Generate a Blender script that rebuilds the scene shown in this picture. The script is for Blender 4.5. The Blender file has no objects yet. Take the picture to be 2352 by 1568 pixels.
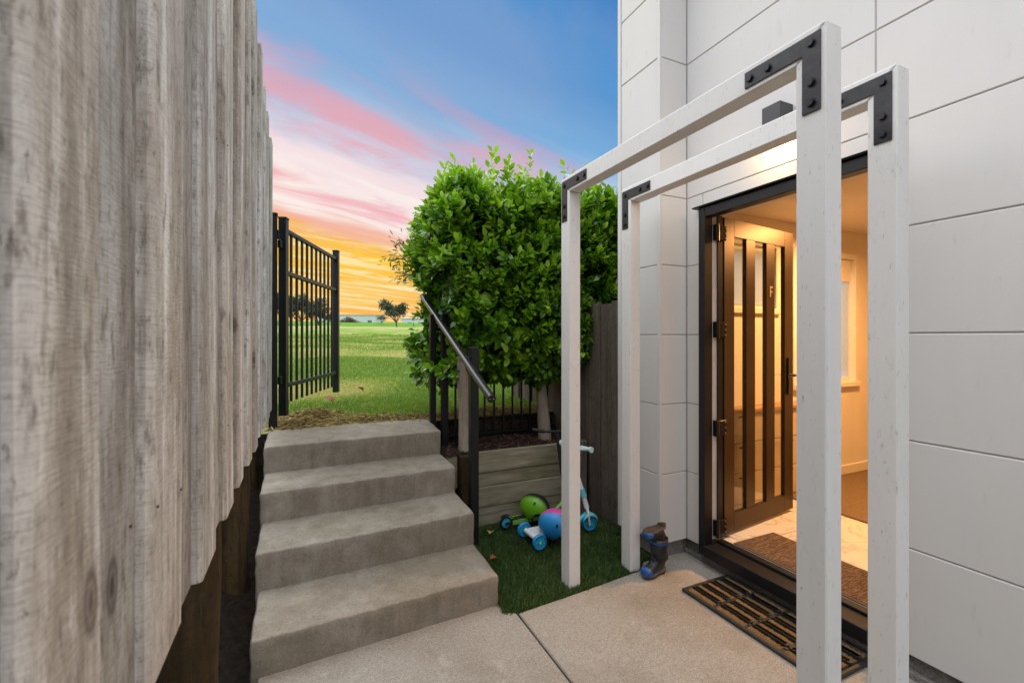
import bpy, bmesh, math, random
import numpy as np
from mathutils import Vector, Matrix
random.seed(7); rng = np.random.default_rng(7)
R = math.radians
scene = bpy.context.scene
COL = scene.collection

# ------------------------------------------------------------------ camera, sky, sun, exposure
EXPOSURE = 2.15
cam_d = bpy.data.cameras.new('camera'); cam = bpy.data.objects.new('camera', cam_d); COL.objects.link(cam)
cam.location = (0, 0, 1.43)
cam.rotation_euler = (R(90), 0, R(-24.716))
cam_d.sensor_width = 36.0; cam_d.lens = 16.0; cam_d.shift_y = -9/2352
cam_d.clip_start = 0.02; cam_d.clip_end = 3000
cam_d.dof.use_dof = True; cam_d.dof.focus_distance = 2.6; cam_d.dof.aperture_fstop = 4.5
scene.camera = cam
scene.view_settings.view_transform = 'Standard'; scene.view_settings.look = 'None'
scene.view_settings.gamma = 1.0; scene.view_settings.exposure = EXPOSURE
scene.view_settings.use_curve_mapping = False
scene.cycles.use_denoising = True
scene.cycles.max_bounces = 7; scene.cycles.diffuse_bounces = 4; scene.cycles.glossy_bounces = 3
scene.cycles.transparent_max_bounces = 16; scene.cycles.sample_clamp_indirect = 6.0
scene.cycles.caustics_reflective = False; scene.cycles.caustics_refractive = False

def lin(c):
    return tuple(((v/255)/12.92 if v/255 <= 0.04045 else ((v/255+0.055)/1.055)**2.4) for v in c) + (1.0,)

def build_world():
    w = bpy.data.worlds.new('World'); scene.world = w; w.use_nodes = True
    nt = w.node_tree; nt.nodes.clear()
    def N(t, **k):
        n = nt.nodes.new(t)
        for a, b in k.items(): setattr(n, a, b)
        return n
    def math_(op, a, b=None, c=None, clamp=False):
        n = N('ShaderNodeMath', operation=op, use_clamp=clamp)
        for i, v in enumerate((a, b, c)):
            if v is None: continue
            if isinstance(v, (int, float)): n.inputs[i].default_value = v
            else: nt.links.new(v, n.inputs[i])
        return n.outputs[0]
    def ramp(fac, stops, interp='EASE'):
        n = N('ShaderNodeValToRGB'); cr = n.color_ramp; cr.interpolation = interp
        while len(cr.elements) < len(stops): cr.elements.new(0.5)
        for e, (p, c) in zip(cr.elements, stops): e.position = p; e.color = c
        nt.links.new(fac, n.inputs[0]); return n.outputs[0]
    def mix(f, a, b, mode='MIX'):
        n = N('ShaderNodeMix', data_type='RGBA', blend_type=mode)
        for sock, v in ((n.inputs[0], f), (n.inputs[6], a), (n.inputs[7], b)):
            if isinstance(v, (int, float)): sock.default_value = v
            elif isinstance(v, tuple): sock.default_value = v
            else: nt.links.new(v, sock)
        return n.outputs[2]
    def noise(vec, scale, detail=5, rough=.55, dist=0.0):
        n = N('ShaderNodeTexNoise'); n.inputs['Scale'].default_value = scale
        n.inputs['Detail'].default_value = detail; n.inputs['Roughness'].default_value = rough
        n.inputs['Distortion'].default_value = dist
        nt.links.new(vec, n.inputs['Vector']); return n.outputs[0]
    def comb(a, b, c=0.0):
        n = N('ShaderNodeCombineXYZ')
        for i, v in enumerate((a, b, c)):
            if isinstance(v, (int, float)): n.inputs[i].default_value = v
            else: nt.links.new(v, n.inputs[i])
        return n.outputs[0]
    tc = N('ShaderNodeTexCoord'); sep = N('ShaderNodeSeparateXYZ'); nt.links.new(tc.outputs['Generated'], sep.inputs[0])
    x, y, z = sep.outputs
    zc = math_('MAXIMUM', z, 0.0)
    xr = math_('ADD', math_('MULTIPLY', x, .951), math_('MULTIPLY', y, .309)); yr = math_('SUBTRACT', math_('MULTIPLY', y, .951), math_('MULTIPLY', x, .309)); x0_, y0_ = x, y; x, y = xr, yr
    # angle above the western horizon, measured over the cloud bands that run across the view
    th = math_('ARCTAN2', zc, y)                       # 0 front horizon ... pi back horizon
    g = math_('DIVIDE', math_('ABSOLUTE', y), math_('ADD', zc, 0.13))
    n_big = noise(comb(math_('MULTIPLY', x, 1.3), math_('MULTIPLY', g, 0.9), 3.1), 1.6, 4, .5, .6)
    n_mid = noise(comb(math_('MULTIPLY', x, 1.9), math_('MULTIPLY', g, 2.3), 7.7), 1.5, 6, .58, .6)
    n_fin = noise(comb(math_('MULTIPLY', x, 4.2), math_('MULTIPLY', g, 4.6), 1.3), 1.6, 6, .6, .5)
    shift = math_('ADD', math_('MULTIPLY', math_('SUBTRACT', n_big, .5), .26), math_('MULTIPLY', math_('SUBTRACT', n_mid, .5), .13))
    amp = math_('MINIMUM', math_('ADD', math_('MULTIPLY', th, 2.2), .25), 1.0)
    t = math_('ADD', th, math_('MULTIPLY', shift, amp))
    tf = math_('DIVIDE', t, R(60), clamp=True)
    d = lambda deg: deg/60
    front = ramp(tf, [(d(0), lin((250, 165, 84))), (d(3.5), lin((252, 178, 96))), (d(6), lin((253, 196, 112))), (d(8.5), lin((253, 190, 70))),
                      (d(10.6), lin((255, 204, 62))), (d(12.2), lin((247, 180, 104))), (d(14.0), lin((245, 184, 166))), (d(16.0), lin((252, 240, 234))),
                      (d(18.5), lin((246, 226, 228))), (d(22.5), lin((210, 208, 226))), (d(26), lin((172, 198, 226))), (d(33), lin((116, 172, 220))),
                      (d(42), lin((80, 148, 208))), (d(56), lin((48, 120, 192)))])
    # bright and dark streaks low down
    low = ramp(math_('DIVIDE', th, R(60), clamp=True), [(0, (1, 1, 1, 1)), (d(11), (1, 1, 1, 1)), (d(14), (0, 0, 0, 1))])
    s1 = ramp(n_fin, [(.47, (0, 0, 0, 1)), (.62, (1, 1, 1, 1))])
    s2 = ramp(n_fin, [(.34, (1, 1, 1, 1)), (.46, (0, 0, 0, 1))])
    front = mix(mix(.85, (0, 0, 0, 1), mix(1.0, low, s1, 'MULTIPLY')), front, lin((255, 243, 205)))
    front = mix(mix(.38, (0, 0, 0, 1), mix(1.0, low, s2, 'MULTIPLY')), front, lin((240, 148, 88)))
    # pink cirrus through the middle heights
    band = ramp(math_('DIVIDE', th, R(60), clamp=True), [(d(12), (0, 0, 0, 1)), (d(16), (1, 1, 1, 1)), (d(26), (1, 1, 1, 1)), (d(36), (0, 0, 0, 1))])
    pk = ramp(n_mid, [(.45, (0, 0, 0, 1)), (.66, (1, 1, 1, 1))])
    front = mix(mix(.68, (0, 0, 0, 1), mix(1.0, band, pk, 'MULTIPLY')), front, lin((242, 158, 166)))
    # yellow glow where the sun has just gone down
    gd = math_('ADD', math_('ADD', math_('MULTIPLY', x0_, .02), math_('MULTIPLY', y0_, .984)), math_('MULTIPLY', z, .176))
    gl = ramp(gd, [(.945, (0, 0, 0, 1)), (.998, (1, 1, 1, 1))]); front = mix(mix(.32, (0, 0, 0, 1), mix(1.0, low, gl, 'MULTIPLY')), front, lin((255, 214, 70)))
    # thin grey-mauve veils in the blue
    vb = ramp(math_('DIVIDE', th, R(60), clamp=True), [(d(20), (0, 0, 0, 1)), (d(26), (1, 1, 1, 1)), (d(45), (1, 1, 1, 1)), (d(58), (0, 0, 0, 1))])
    vl = ramp(n_big, [(.40, (0, 0, 0, 1)), (.62, (1, 1, 1, 1))])
    front = mix(mix(.38, (0, 0, 0, 1), mix(1.0, vb, vl, 'MULTIPLY')), front, lin((158, 172, 208)))
    back = ramp(math_('DIVIDE', math_('SUBTRACT', math.pi, th), R(90), clamp=True),
                [(0, lin((214, 190, 200))), (.15, lin((196, 190, 214))), (.4, lin((140, 170, 212))), (.75, lin((48, 120, 192)))])
    col = mix(ramp(math_('ADD', math_('MULTIPLY', y, .5), .5), [(.495, (0, 0, 0, 1)), (.505, (1, 1, 1, 1))]), back, front)
    bg = N('ShaderNodeBackground'); bg.inputs['Strength'].default_value = 1.0/(2**EXPOSURE)
    nt.links.new(col, bg.inputs['Color'])
    out = N('ShaderNodeOutputWorld'); nt.links.new(bg.outputs[0], out.inputs['Surface'])
build_world()

sun_d = bpy.data.lights.new('sun', 'SUN'); sun = bpy.data.objects.new('sun', sun_d); COL.objects.link(sun)
sun_d.energy = 1.5; sun_d.angle = R(125); sun_d.color = (1.0, .965, .92)
SUN_DIR = Vector((-.12, -.02, .99)).normalized()            # towards the bright overcast part of the sky
sun.rotation_euler = SUN_DIR.to_track_quat('Z', 'Y').to_euler(); sun.location = (0, -5, 9)

# ------------------------------------------------------------------ helpers
ORIG = {}
def empty(name, loc=(0, 0, 0), label=None, cat=None, group=None, kind=None, rotz=0):
    o = bpy.data.objects.new(name, None); COL.objects.link(o); o.location = loc; o.rotation_euler = (0, 0, rotz)
    o.empty_display_size = .05
    ORIG[o.name] = Vector(loc); tag(o, label, cat, group, kind); return o
def tag(o, label=None, cat=None, group=None, kind=None):
    for k, v in (('label', label), ('category', cat), ('group', group), ('kind', kind)):
        if v: o[k] = v
    return o
def link(name, me, mat, parent=None, smooth=False):
    o = bpy.data.objects.new(name, me); COL.objects.link(o)
    if mat is not None and not me.materials: me.materials.append(mat)
    if smooth:
        me.polygons.foreach_set('use_smooth', [True]*len(me.polygons))
    if parent is not None:
        o.parent = parent; ORIG[o.name] = ORIG[parent.name]
    else: ORIG[o.name] = Vector((0, 0, 0))
    return o
def obj(name, bm, mat, parent=None, smooth=False, local=False):
    """one mesh object; vertices given in world metres unless local"""
    if parent is not None and not local: bmesh.ops.translate(bm, verts=bm.verts, vec=-ORIG[parent.name])
    me = bpy.data.meshes.new(name); bm.normal_update(); bm.to_mesh(me); bm.free()
    return link(name, me, mat, parent, smooth)
def autosmooth(o, deg=35):
    me = o.data
    me.polygons.foreach_set('use_smooth', [True]*len(me.polygons))
    try: me.set_sharp_from_angle(angle=R(deg))
    except Exception: pass
    return o
def box(x0, x1, y0, y1, z0, z1, bev=0.0, seg=1, bm=None):
    own = bmesh.new()
    vs = [own.verts.new((x, y, z)) for x in (x0, x1) for y in (y0, y1) for z in (z0, z1)]
    for f in ((0,1,3,2),(4,6,7,5),(0,4,5,1),(2,3,7,6),(0,2,6,4),(1,5,7,3)): own.faces.new([vs[i] for i in f])
    if bev > 0: bmesh.ops.bevel(own, geom=own.edges[:], offset=bev, segments=seg, affect='EDGES', profile=.5)
    bmesh.ops.recalc_face_normals(own, faces=own.faces)
    return own if bm is None else join(bm, own)
def join(bm, other):
    me = bpy.data.meshes.new('tmp'); other.to_mesh(me); other.free(); bm.from_mesh(me); bpy.data.meshes.remove(me); return bm
def tube(pts, rads, n=10, bm=None, cap=True):
    """tapered tube along a polyline"""
    own = bmesh.new() if bm is None else bm
    pts = [Vector(p) for p in pts]
    if isinstance(rads, (int, float)): rads = [rads]*len(pts)
    rings = []; prev = None
    for i, p in enumerate(pts):
        t = (pts[min(i+1, len(pts)-1)] - pts[max(i-1, 0)]).normalized()
        if prev is None:
            a = Vector((0, 0, 1)) if abs(t.z) < .9 else Vector((1, 0, 0)); u = t.cross(a).normalized()
        else:
            u = (prev - t*prev.dot(t)).normalized()
        prev = u; v = t.cross(u)
        rings.append([own.verts.new(p + (u*math.cos(2*math.pi*k/n) + v*math.sin(2*math.pi*k/n))*rads[i]) for k in range(n)])
    for a, b in zip(rings, rings[1:]):
        for k in range(n): own.faces.new((a[k], a[(k+1) % n], b[(k+1) % n], b[k]))
    if cap: own.faces.new(rings[0][::-1]); own.faces.new(rings[-1])
    return own
def loft(rings, bm=None, cap=True):
    own = bmesh.new() if bm is None else bm
    vr = [[own.verts.new(p) for p in r] for r in rings]; n = len(vr[0])
    for a, b in zip(vr, vr[1:]):
        for k in range(n): own.faces.new((a[k], a[(k+1) % n], b[(k+1) % n], b[k]))
    if cap: own.faces.new(vr[0][::-1]); own.faces.new(vr[-1])
    bmesh.ops.recalc_face_normals(own, faces=own.faces)
    return own
def disc_cyl(c, axis, r, h, n=16, bev=0, bm=None):
    axis = Vector(axis).normalized(); c = Vector(c)
    own = tube([c-axis*h/2, c+axis*h/2], r, n)
    if bev: bmesh.ops.bevel(own, geom=[e for e in own.edges if len(e.link_faces) == 2 and e.calc_face_angle(0) > 1], offset=bev, segments=2, affect='EDGES')
    return own if bm is None else join(bm, own)
def prism(poly, axis, a0, a1, bev=0):
    """extrude a 2-D polygon along 'x','y' or 'z' from a0 to a1"""
    def P(p, a): return {'x': (a, p[0], p[1]), 'y': (p[0], a, p[1]), 'z': (p[0], p[1], a)}[axis]
    own = bmesh.new(); A = [own.verts.new(P(p, a0)) for p in poly]; B = [own.verts.new(P(p, a1)) for p in poly]
    own.faces.new(A); own.faces.new(B[::-1]); n = len(poly)
    for k in range(n): own.faces.new((A[k], B[k], B[(k+1) % n], A[(k+1) % n]))
    bmesh.ops.recalc_face_normals(own, faces=own.faces)
    if bev: bmesh.ops.bevel(own, geom=own.edges[:], offset=bev, segments=1, affect='EDGES')
    return own
def soup(name, V, F, mat, parent=None, attr=None, smooth=False):
    """mesh from numpy arrays (all faces same size); attr = per-vertex float called 'vary'"""
    me = bpy.data.meshes.new(name); V = np.asarray(V, np.float32).copy(); F = np.asarray(F, np.int32)
    if parent is not None: V -= np.array(ORIG[parent.name], np.float32)
    k = F.shape[1]; me.vertices.add(len(V)); me.vertices.foreach_set('co', V.ravel())
    me.loops.add(F.size); me.loops.foreach_set('vertex_index', F.ravel())
    me.polygons.add(len(F)); me.polygons.foreach_set('loop_start', np.arange(0, F.size, k, dtype=np.int32))
    me.update(calc_edges=True)
    if attr is not None:
        a = me.attributes.new('vary', 'FLOAT', 'POINT'); a.data.foreach_set('value', np.asarray(attr, np.float32))
    return link(name, me, mat, parent, smooth)

# ------------------------------------------------------------------ materials
class NB:
    def __init__(s, name):
        s.m = bpy.data.materials.new(name); s.m.use_nodes = True; s.nt = s.m.node_tree
        s.p = s.nt.nodes['Principled BSDF']; s.out = s.nt.nodes['Material Output']
    def N(s, t, **k):
        n = s.nt.nodes.new(t)
        for a, b in k.items(): setattr(n, a, b)
        return n
    def L(s, a, b): s.nt.links.new(a, b)
    def coords(s, scale=(1, 1, 1), rnd=True, kind='Object'):
        tc = s.N('ShaderNodeTexCoord'); v = tc.outputs[kind]
        if rnd:
            oi = s.N('ShaderNodeObjectInfo'); mu = s.N('ShaderNodeMath', operation='MULTIPLY'); mu.inputs[1].default_value = 53.0
            s.L(oi.outputs['Random'], mu.inputs[0]); ad = s.N('ShaderNodeVectorMath', operation='ADD')
            s.L(v, ad.inputs[0]); s.L(mu.outputs[0], ad.inputs[1]); v = ad.outputs[0]
        mp = s.N('ShaderNodeMapping'); mp.inputs['Scale'].default_value = scale; s.L(v, mp.inputs['Vector']); return mp.outputs[0]
    def noise(s, vec, scale, detail=5, rough=.55, dist=0):
        n = s.N('ShaderNodeTexNoise'); n.inputs['Scale'].default_value = scale; n.inputs['Detail'].default_value = detail
        n.inputs['Roughness'].default_value = rough; n.inputs['Distortion'].default_value = dist; s.L(vec, n.inputs['Vector']); return n.outputs[0]
    def ramp(s, f, stops, interp='LINEAR'):
        n = s.N('ShaderNodeValToRGB'); cr = n.color_ramp; cr.interpolation = interp
        while len(cr.elements) < len(stops): cr.elements.new(.5)
        for e, (p, c) in zip(cr.elements, stops):
            e.position = p; e.color = c if isinstance(c, tuple) else (c, c, c, 1)
        s.L(f, n.inputs[0]); return n.outputs[0]
    def mix(s, f, a, b, mode='MIX'):
        n = s.N('ShaderNodeMix', data_type='RGBA', blend_type=mode)
        for sock, v in ((n.inputs[0], f), (n.inputs[6], a), (n.inputs[7], b)):
            if isinstance(v, (int, float)): sock.default_value = v
            elif isinstance(v, tuple): sock.default_value = v if len(v) == 4 else v+(1,)
            else: s.L(v, sock)
        return n.outputs[2]
    def math(s, op, a, b=None, clamp=False):
        n = s.N('ShaderNodeMath', operation=op, use_clamp=clamp)
        for i, v in enumerate((a, b)):
            if v is None: continue
            if isinstance(v, (int, float)): n.inputs[i].default_value = v
            else: s.L(v, n.inputs[i])
        return n.outputs[0]
    def rand(s): return s.N('ShaderNodeObjectInfo').outputs['Random']
    def attr(s, name='vary'):
        return s.N('ShaderNodeAttribute', attribute_name=name).outputs['Fac']
    def col(s, c):
        if isinstance(c, tuple): s.p.inputs['Base Color'].default_value = c if len(c) == 4 else c+(1,)
        else: s.L(c, s.p.inputs['Base Color'])
    def set(s, **k):
        for a, v in k.items():
            i = s.p.inputs[a.replace('_', ' ')]
            if isinstance(v, (int, float, tuple)): i.default_value = v
            else: s.L(v, i)
        return s
    def bump(s, h, strength=.3, dist=.01):
        b = s.N('ShaderNodeBump'); b.inputs['Strength'].default_value = strength; b.inputs['Distance'].default_value = dist
        s.L(h, b.inputs['Height']); s.L(b.outputs[0], s.p.inputs['Normal'])

def plain(name, c, rough=.5, metal=0.0, var=.12, scale=9, bump=.05, spec=.5):
    b = NB(name); v = b.coords(); n = b.noise(v, scale, 5)
    dark = tuple(x*(1-var) for x in c[:3]); light = tuple(min(1, x*(1+var)) for x in c[:3])
    b.col(b.mix(b.ramp(n, [(.3, 0.), (.7, 1.)]), dark, light)); b.set(Roughness=rough, Metallic=metal, Specular_IOR_Level=spec)
    if bump: b.bump(b.noise(v, scale*14, 3), bump, .002)
    return b.m

def mat_fence(name, tones, mossy=False, worn=0.0):
    """rough-sawn weathered board, grain along local z"""
    b = NB(name); v = b.coords()
    def stretched(sc): 
        mp = b.N('ShaderNodeMapping'); mp.inputs['Scale'].default_value = sc; b.L(v, mp.inputs['Vector']); return mp.outputs[0]
    warp = b.noise(stretched((5, 5, 1.4)), 1.0, 3, .5)
    wv = b.N('ShaderNodeVectorMath', operation='MULTIPLY_ADD'); wc = b.N('ShaderNodeCombineXYZ')
    b.L(warp, wc.inputs[0]); b.L(warp, wc.inputs[1]); b.L(wc.outputs[0], wv.inputs[0]); wv.inputs[1].default_value = (.035, .035, 0); b.L(v, wv.inputs[2])
    def st2(sc):
        mp = b.N('ShaderNodeMapping'); mp.inputs['Scale'].default_value = sc; b.L(wv.outputs[0], mp.inputs['Vector']); return mp.outputs[0]
    rot = b.N('ShaderNodeMapping'); rot.inputs['Rotation'].default_value = (R(9), R(9), 0); rot.inputs['Scale'].default_value = (34, 34, 300); b.L(v, rot.inputs['Vector'])
    broad = b.noise(st2((13, 13, .8)), 1.0, 4, .55)
    grain = b.noise(st2((46, 46, 2.2)), 1.0, 5, .6)
    mott = b.noise(st2((52, 52, 15)), 1.0, 7, .72)
    blotch = b.noise(stretched((8, 8, 3.2)), 1.0, 6, .65)
    saw = b.noise(rot.outputs[0], 1.0, 4, .65)
    spk = b.noise(stretched((150, 150, 60)), 1.0, 4, .75)
    c = b.ramp(broad, [(.32, tones[0]), (.48, tones[1]), (.64, tones[2])])
    c = b.mix(b.ramp(blotch, [(.46, 0.), (.62, .7)]), c, tones[4])
    c = b.mix(b.ramp(grain, [(.34, .6), (.48, 0.)]), c, tones[0]); c = b.mix(b.ramp(grain, [(.56, 0.), (.70, .45)]), c, tones[2])
    c = b.mix(b.ramp(mott, [(.34, .75), (.47, 0.)]), c, tones[3]); c = b.mix(b.ramp(mott, [(.55, 0.), (.68, .5)]), c, tones[2])
    c = b.mix(b.ramp(saw, [(.36, .26), (.52, 0.)]), c, tones[3])
    c = b.mix(b.ramp(spk, [(.32, .7), (.42, 0.)]), c, tones[3])
    # knots
    vo = b.N('ShaderNodeTexVoronoi'); vo.inputs['Scale'].default_value = 1.0; vo.inputs['Randomness'].default_value = 1.0
    b.L(st2((5.2, 5.2, 2.6)), vo.inputs['Vector'])
    kn = b.ramp(vo.outputs['Distance'], [(.0, .55), (.035, .95), (.06, .45), (.085, .75), (.12, .12), (.20, 0.)])
    c = b.mix(kn, c, tones[5])
    c = b.mix(1.0, c, b.N('ShaderNodeObjectInfo').outputs['Color'], 'MULTIPLY')
    hs = b.N('ShaderNodeHueSaturation'); val = b.N('ShaderNodeMapRange'); val.inputs[3].default_value = .92; val.inputs[4].default_value = 1.08
    b.L(b.rand(), val.inputs[0]); b.L(val.outputs[0], hs.inputs['Value']); b.L(c, hs.inputs['Color']); c = hs.outputs[0]
    if mossy:
        ms = b.noise(stretched((6, 6, 4)), 1.0, 5, .6)
        c = b.mix(b.ramp(ms, [(.45, 0.), (.7, .8)]), c, (.10, .105, .04))
    b.col(c); b.set(Roughness=.82, Specular_IOR_Level=.25)
    h = b.mix(.5, mott, saw); b.bump(h, .9, .004)
    return b.m

def mat_concrete(name, tones, speck=160, stain=1.0, grit=1.0):
    b = NB(name); v = b.coords(rnd=False)
    n1 = b.noise(v, 1.7, 6, .6); n2 = b.noise(v, 9, 6, .65); n3 = b.noise(v, speck, 3, .7)
    c = b.ramp(n2, [(.3, tones[0]), (.55, tones[1]), (.75, tones[2])])
    c = b.mix(b.ramp(n1, [(.42, 0.), (.68, .75*stain)]), c, tones[3])
    n4 = b.noise(v, 62, 4, .75); c = b.mix(b.ramp(n4, [(.34, .55*grit), (.50, 0.)]), c, tones[4]); c = b.mix(b.ramp(n4, [(.55, 0.), (.70, .6*grit)]), c, tones[2])
    str_ = b.noise(b.coords((9, 9, 1.6), rnd=False), 1.0, 5, .65); c = b.mix(b.ramp(str_, [(.50, 0.), (.68, .55*stain)]), c, tuple(x*.80 for x in tones[3][:3])); c = b.mix(b.ramp(str_, [(.30, .5*stain), (.44, 0.)]), c, tones[2])
    c = b.mix(b.ramp(n3, [(.38, .8*grit), (.5, 0.)]), c, tones[4])
    c = b.mix(b.ramp(n3, [(.55, 0.), (.68, .5)]), c, tones[2])
    pit = b.noise(v, 38, 2, .5); c = b.mix(b.ramp(pit, [(.22, .6), (.28, 0.)]), c, tones[4])
    b.col(c); b.set(Roughness=.88, Specular_IOR_Level=.25); b.bump(b.mix(.5, n3, n2), .15+.2*grit, .003)
    return b.m

def mat_paint(name, c, dirt=(.32, .33, .31), amount=.4, scale=22, rough=.55):
    """painted timber or cladding with grey scuffs"""
    b = NB(name); v = b.coords()
    mp = b.N('ShaderNodeMapping'); mp.inputs['Scale'].default_value = (1, 1, .28); b.L(v, mp.inputs['Vector'])
    n = b.noise(mp.outputs[0], scale*2.2, 7, .75); big = b.noise(v, 2.2, 4); sp = b.noise(mp.outputs[0], scale*4.5, 3, .6)
    cc = b.mix(b.ramp(big, [(.35, 0.), (.7, .35)]), c, tuple(x*.9 for x in c))
    cc = b.mix(b.math('MULTIPLY', b.ramp(n, [(.54, 0.), (.80, amount*.75)]), b.ramp(big, [(.4, .15), (.65, 1.)])), cc, dirt)
    cc = b.mix(b.math('MULTIPLY', b.ramp(sp, [(.62, 0.), (.70, amount*1.5)]), b.ramp(n, [(.45, 0.), (.6, 1.)])), cc, tuple(x*.6 for x in dirt))
    stv = b.N('ShaderNodeMapping'); stv.inputs['Scale'].default_value = (7, 7, .35); b.L(v, stv.inputs['Vector']); stn = b.noise(stv.outputs[0], 1.0, 5, .6)
    cc = b.mix(b.ramp(stn, [(.50, 0.), (.75, .08)]), cc, dirt)
    b.col(cc); b.set(Roughness=rough, Specular_IOR_Level=.35)
    b.bump(b.noise(stv.outputs[0], 9, 4), .05, .002)
    return b.m

def mat_leaf(name, stops, rough=.38, trans=.25):
    b = NB(name); c = b.ramp(b.attr(), stops); b.col(c); b.set(Roughness=rough, Specular_IOR_Level=.5)
    tr = b.N('ShaderNodeBsdfTranslucent'); b.L(b.mix(1.0, c, (1.6, 1.7, .6, 1), 'MULTIPLY'), tr.inputs[0])
    mx = b.N('ShaderNodeMixShader'); mx.inputs[0].default_value = trans
    b.L(b.p.outputs[0], mx.inputs[1]); b.L(tr.outputs[0], mx.inputs[2]); b.L(mx.outputs[0], b.out.inputs['Surface'])
    return b.m

def mat_glass(name, tint=(.9, .93, .92), gloss=.10):
    b = NB(name); t = b.N('ShaderNodeBsdfTransparent'); t.inputs[0].default_value = tint+(1,)
    g = b.N('ShaderNodeBsdfGlossy'); g.inputs['Roughness'].default_value = .02
    lw = b.N('ShaderNodeLayerWeight'); lw.inputs[0].default_value = .5
    mx = b.N('ShaderNodeMixShader'); b.L(b.math('ADD', b.math('MULTIPLY', b.math('POWER', lw.outputs['Facing'], 4.0), .7), gloss*.5), mx.inputs[0])
    b.L(t.outputs[0], mx.inputs[1]); b.L(g.outputs[0], mx.inputs[2]); b.L(mx.outputs[0], b.out.inputs['Surface'])
    return b.m

def mat_emit(name, c, s):
    b = NB(name); b.col(c); b.set(Emission_Color=c+(1,), Emission_Strength=s); return b.m

M = {}
M['paling'] = mat_fence('weathered_paling', [(.29, .26, .215, 1), (.47, .44, .39, 1), (.72, .71, .675, 1), (.15, .125, .098, 1), (.36, .315, .26, 1), (.075, .055, .04, 1)])
M['paling_dark'] = mat_fence('dark_paling', [(.085, .066, .052, 1), (.13, .104, .083, 1), (.175, .15, .125, 1), (.055, .042, .032, 1), (.11, .088, .07, 1), (.035, .026, .02, 1)])
M['post_wood'] = mat_fence('mossy_post', [(.034, .021, .008, 1), (.060, .037, .014, 1), (.095, .060, .024, 1), (.016, .011, .005, 1), (.032, .026, .010, 1), (.015, .010, .006, 1)])
def sleeper_mat():
    b = NB('retaining_sleeper'); v = b.coords((2.0, 20, 22)); g = b.noise(v, 1.6, 6, .65, .3); big = b.noise(b.coords((2.5, 3, 6)), 1.4, 5)
    c = b.ramp(g, [(.3, (.17, .152, .10, 1)), (.5, (.28, .255, .175, 1)), (.72, (.38, .35, .26, 1))])
    c = b.mix(b.ramp(big, [(.45, 0.), (.7, .75)]), c, (.14, .145, .065)); b.col(c); b.set(Roughness=.85, Specular_IOR_Level=.2); b.bump(g, .5, .004); return b.m
M['sleeper'] = sleeper_mat()
M['step'] = mat_concrete('step_concrete', [(.215, .190, .148, 1), (.295, .265, .210, 1), (.375, .345, .285, 1), (.20, .160, .108, 1), (.14, .12, .092, 1)], 150, 1.0, .42)
M['slab'] = mat_concrete('patio_concrete', [(.285, .264, .222, 1), (.385, .360, .308, 1), (.52, .49, .43, 1), (.225, .192, .145, 1), (.15, .132, .108, 1)], 190, 1.0, .85)
M['footing'] = mat_concrete('footing_concrete', [(.20, .19, .175, 1), (.28, .265, .25, 1), (.34, .33, .31, 1), (.14, .13, .10, 1), (.12, .11, .10, 1)], 120)
M['clad'] = mat_paint('wall_cladding_paint', (.68, .668, .635), dirt=(.50, .49, .47), amount=.10, scale=5)
M['groove'] = plain('wall_groove', (.46, .45, .44), .8)
M['timber_white'] = mat_paint('frame_white_paint', (.745, .74, .71), dirt=(.30, .31, .30), amount=.45, scale=26)
M['iron'] = plain('bracket_black_steel', (.028, .028, .03), .42, .3, .4, 30, .12)
M['bolt'] = plain('bolt_black', (.018, .018, .02), .4, .3, .3)
M['alu'] = plain('black_powder_coat', (.009, .010, .011), .38, 0, .15, 12, .03, .35)
M['rail_black'] = plain('gloss_black_tube', (.030, .030, .032), .20, .35, .1, 12, .02, .9)
M['gasket'] = plain('pale_door_gasket', (.55, .55, .55), .6)
M['door'] = plain('bronze_door_metal', (.066, .040, .020), .38, .65, .14, 6, .04)
M['brass'] = plain('brass_letter', (.75, .56, .34), .35, .6)
M['hinge'] = plain('hinge_black', (.012, .012, .012), .25, .2)
M['screw'] = plain('steel_screw', (.55, .55, .55), .3, .9)
M['glass'] = mat_glass('door_glass'); M['pane'] = mat_glass('window_glass')
M['plaster'] = plain('interior_plaster', (.78, .70, .58), .7, 0, .04, 3, .02)
M['ceiling'] = plain('interior_ceiling', (.74, .66, .55), .75, 0, .03, 3, .02)
M['trim'] = plain('interior_trim', (.78, .72, .62), .45, 0, .04)
def tile_mat():
    b = NB('marble_tile'); v = b.coords((1, 1, 1)); w = b.noise(v, 3.2, 6, .6, 1.2)
    vein = b.ramp(b.math('ABSOLUTE', b.math('SUBTRACT', w, .5)), [(0, 1.), (.012, .55), (.04, 0.)])
    b.col(b.mix(b.math('MULTIPLY', vein, .5), (.74, .70, .64), (.34, .28, .22))); b.set(Roughness=.22); return b.m
def net_mat():
    b = NB('added_net_sheet'); b.col((.8, .8, .8)); tr = b.N('ShaderNodeBsdfTranslucent'); tr.inputs[0].default_value = (.85, .86, .88, 1)
    tp = b.N('ShaderNodeBsdfTransparent'); m1 = b.N('ShaderNodeMixShader'); m1.inputs[0].default_value = .55; b.L(tr.outputs[0], m1.inputs[1]); b.L(tp.outputs[0], m1.inputs[2])
    m2 = b.N('ShaderNodeMixShader'); m2.inputs[0].default_value = .2; b.L(m1.outputs[0], m2.inputs[1]); b.L(b.p.outputs[0], m2.inputs[2]); b.L(m2.outputs[0], b.out.inputs['Surface']); return b.m
M['net'] = net_mat()
M['tile'] = tile_mat(); M['grout'] = plain('grout', (.42, .38, .33), .85)
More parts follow.
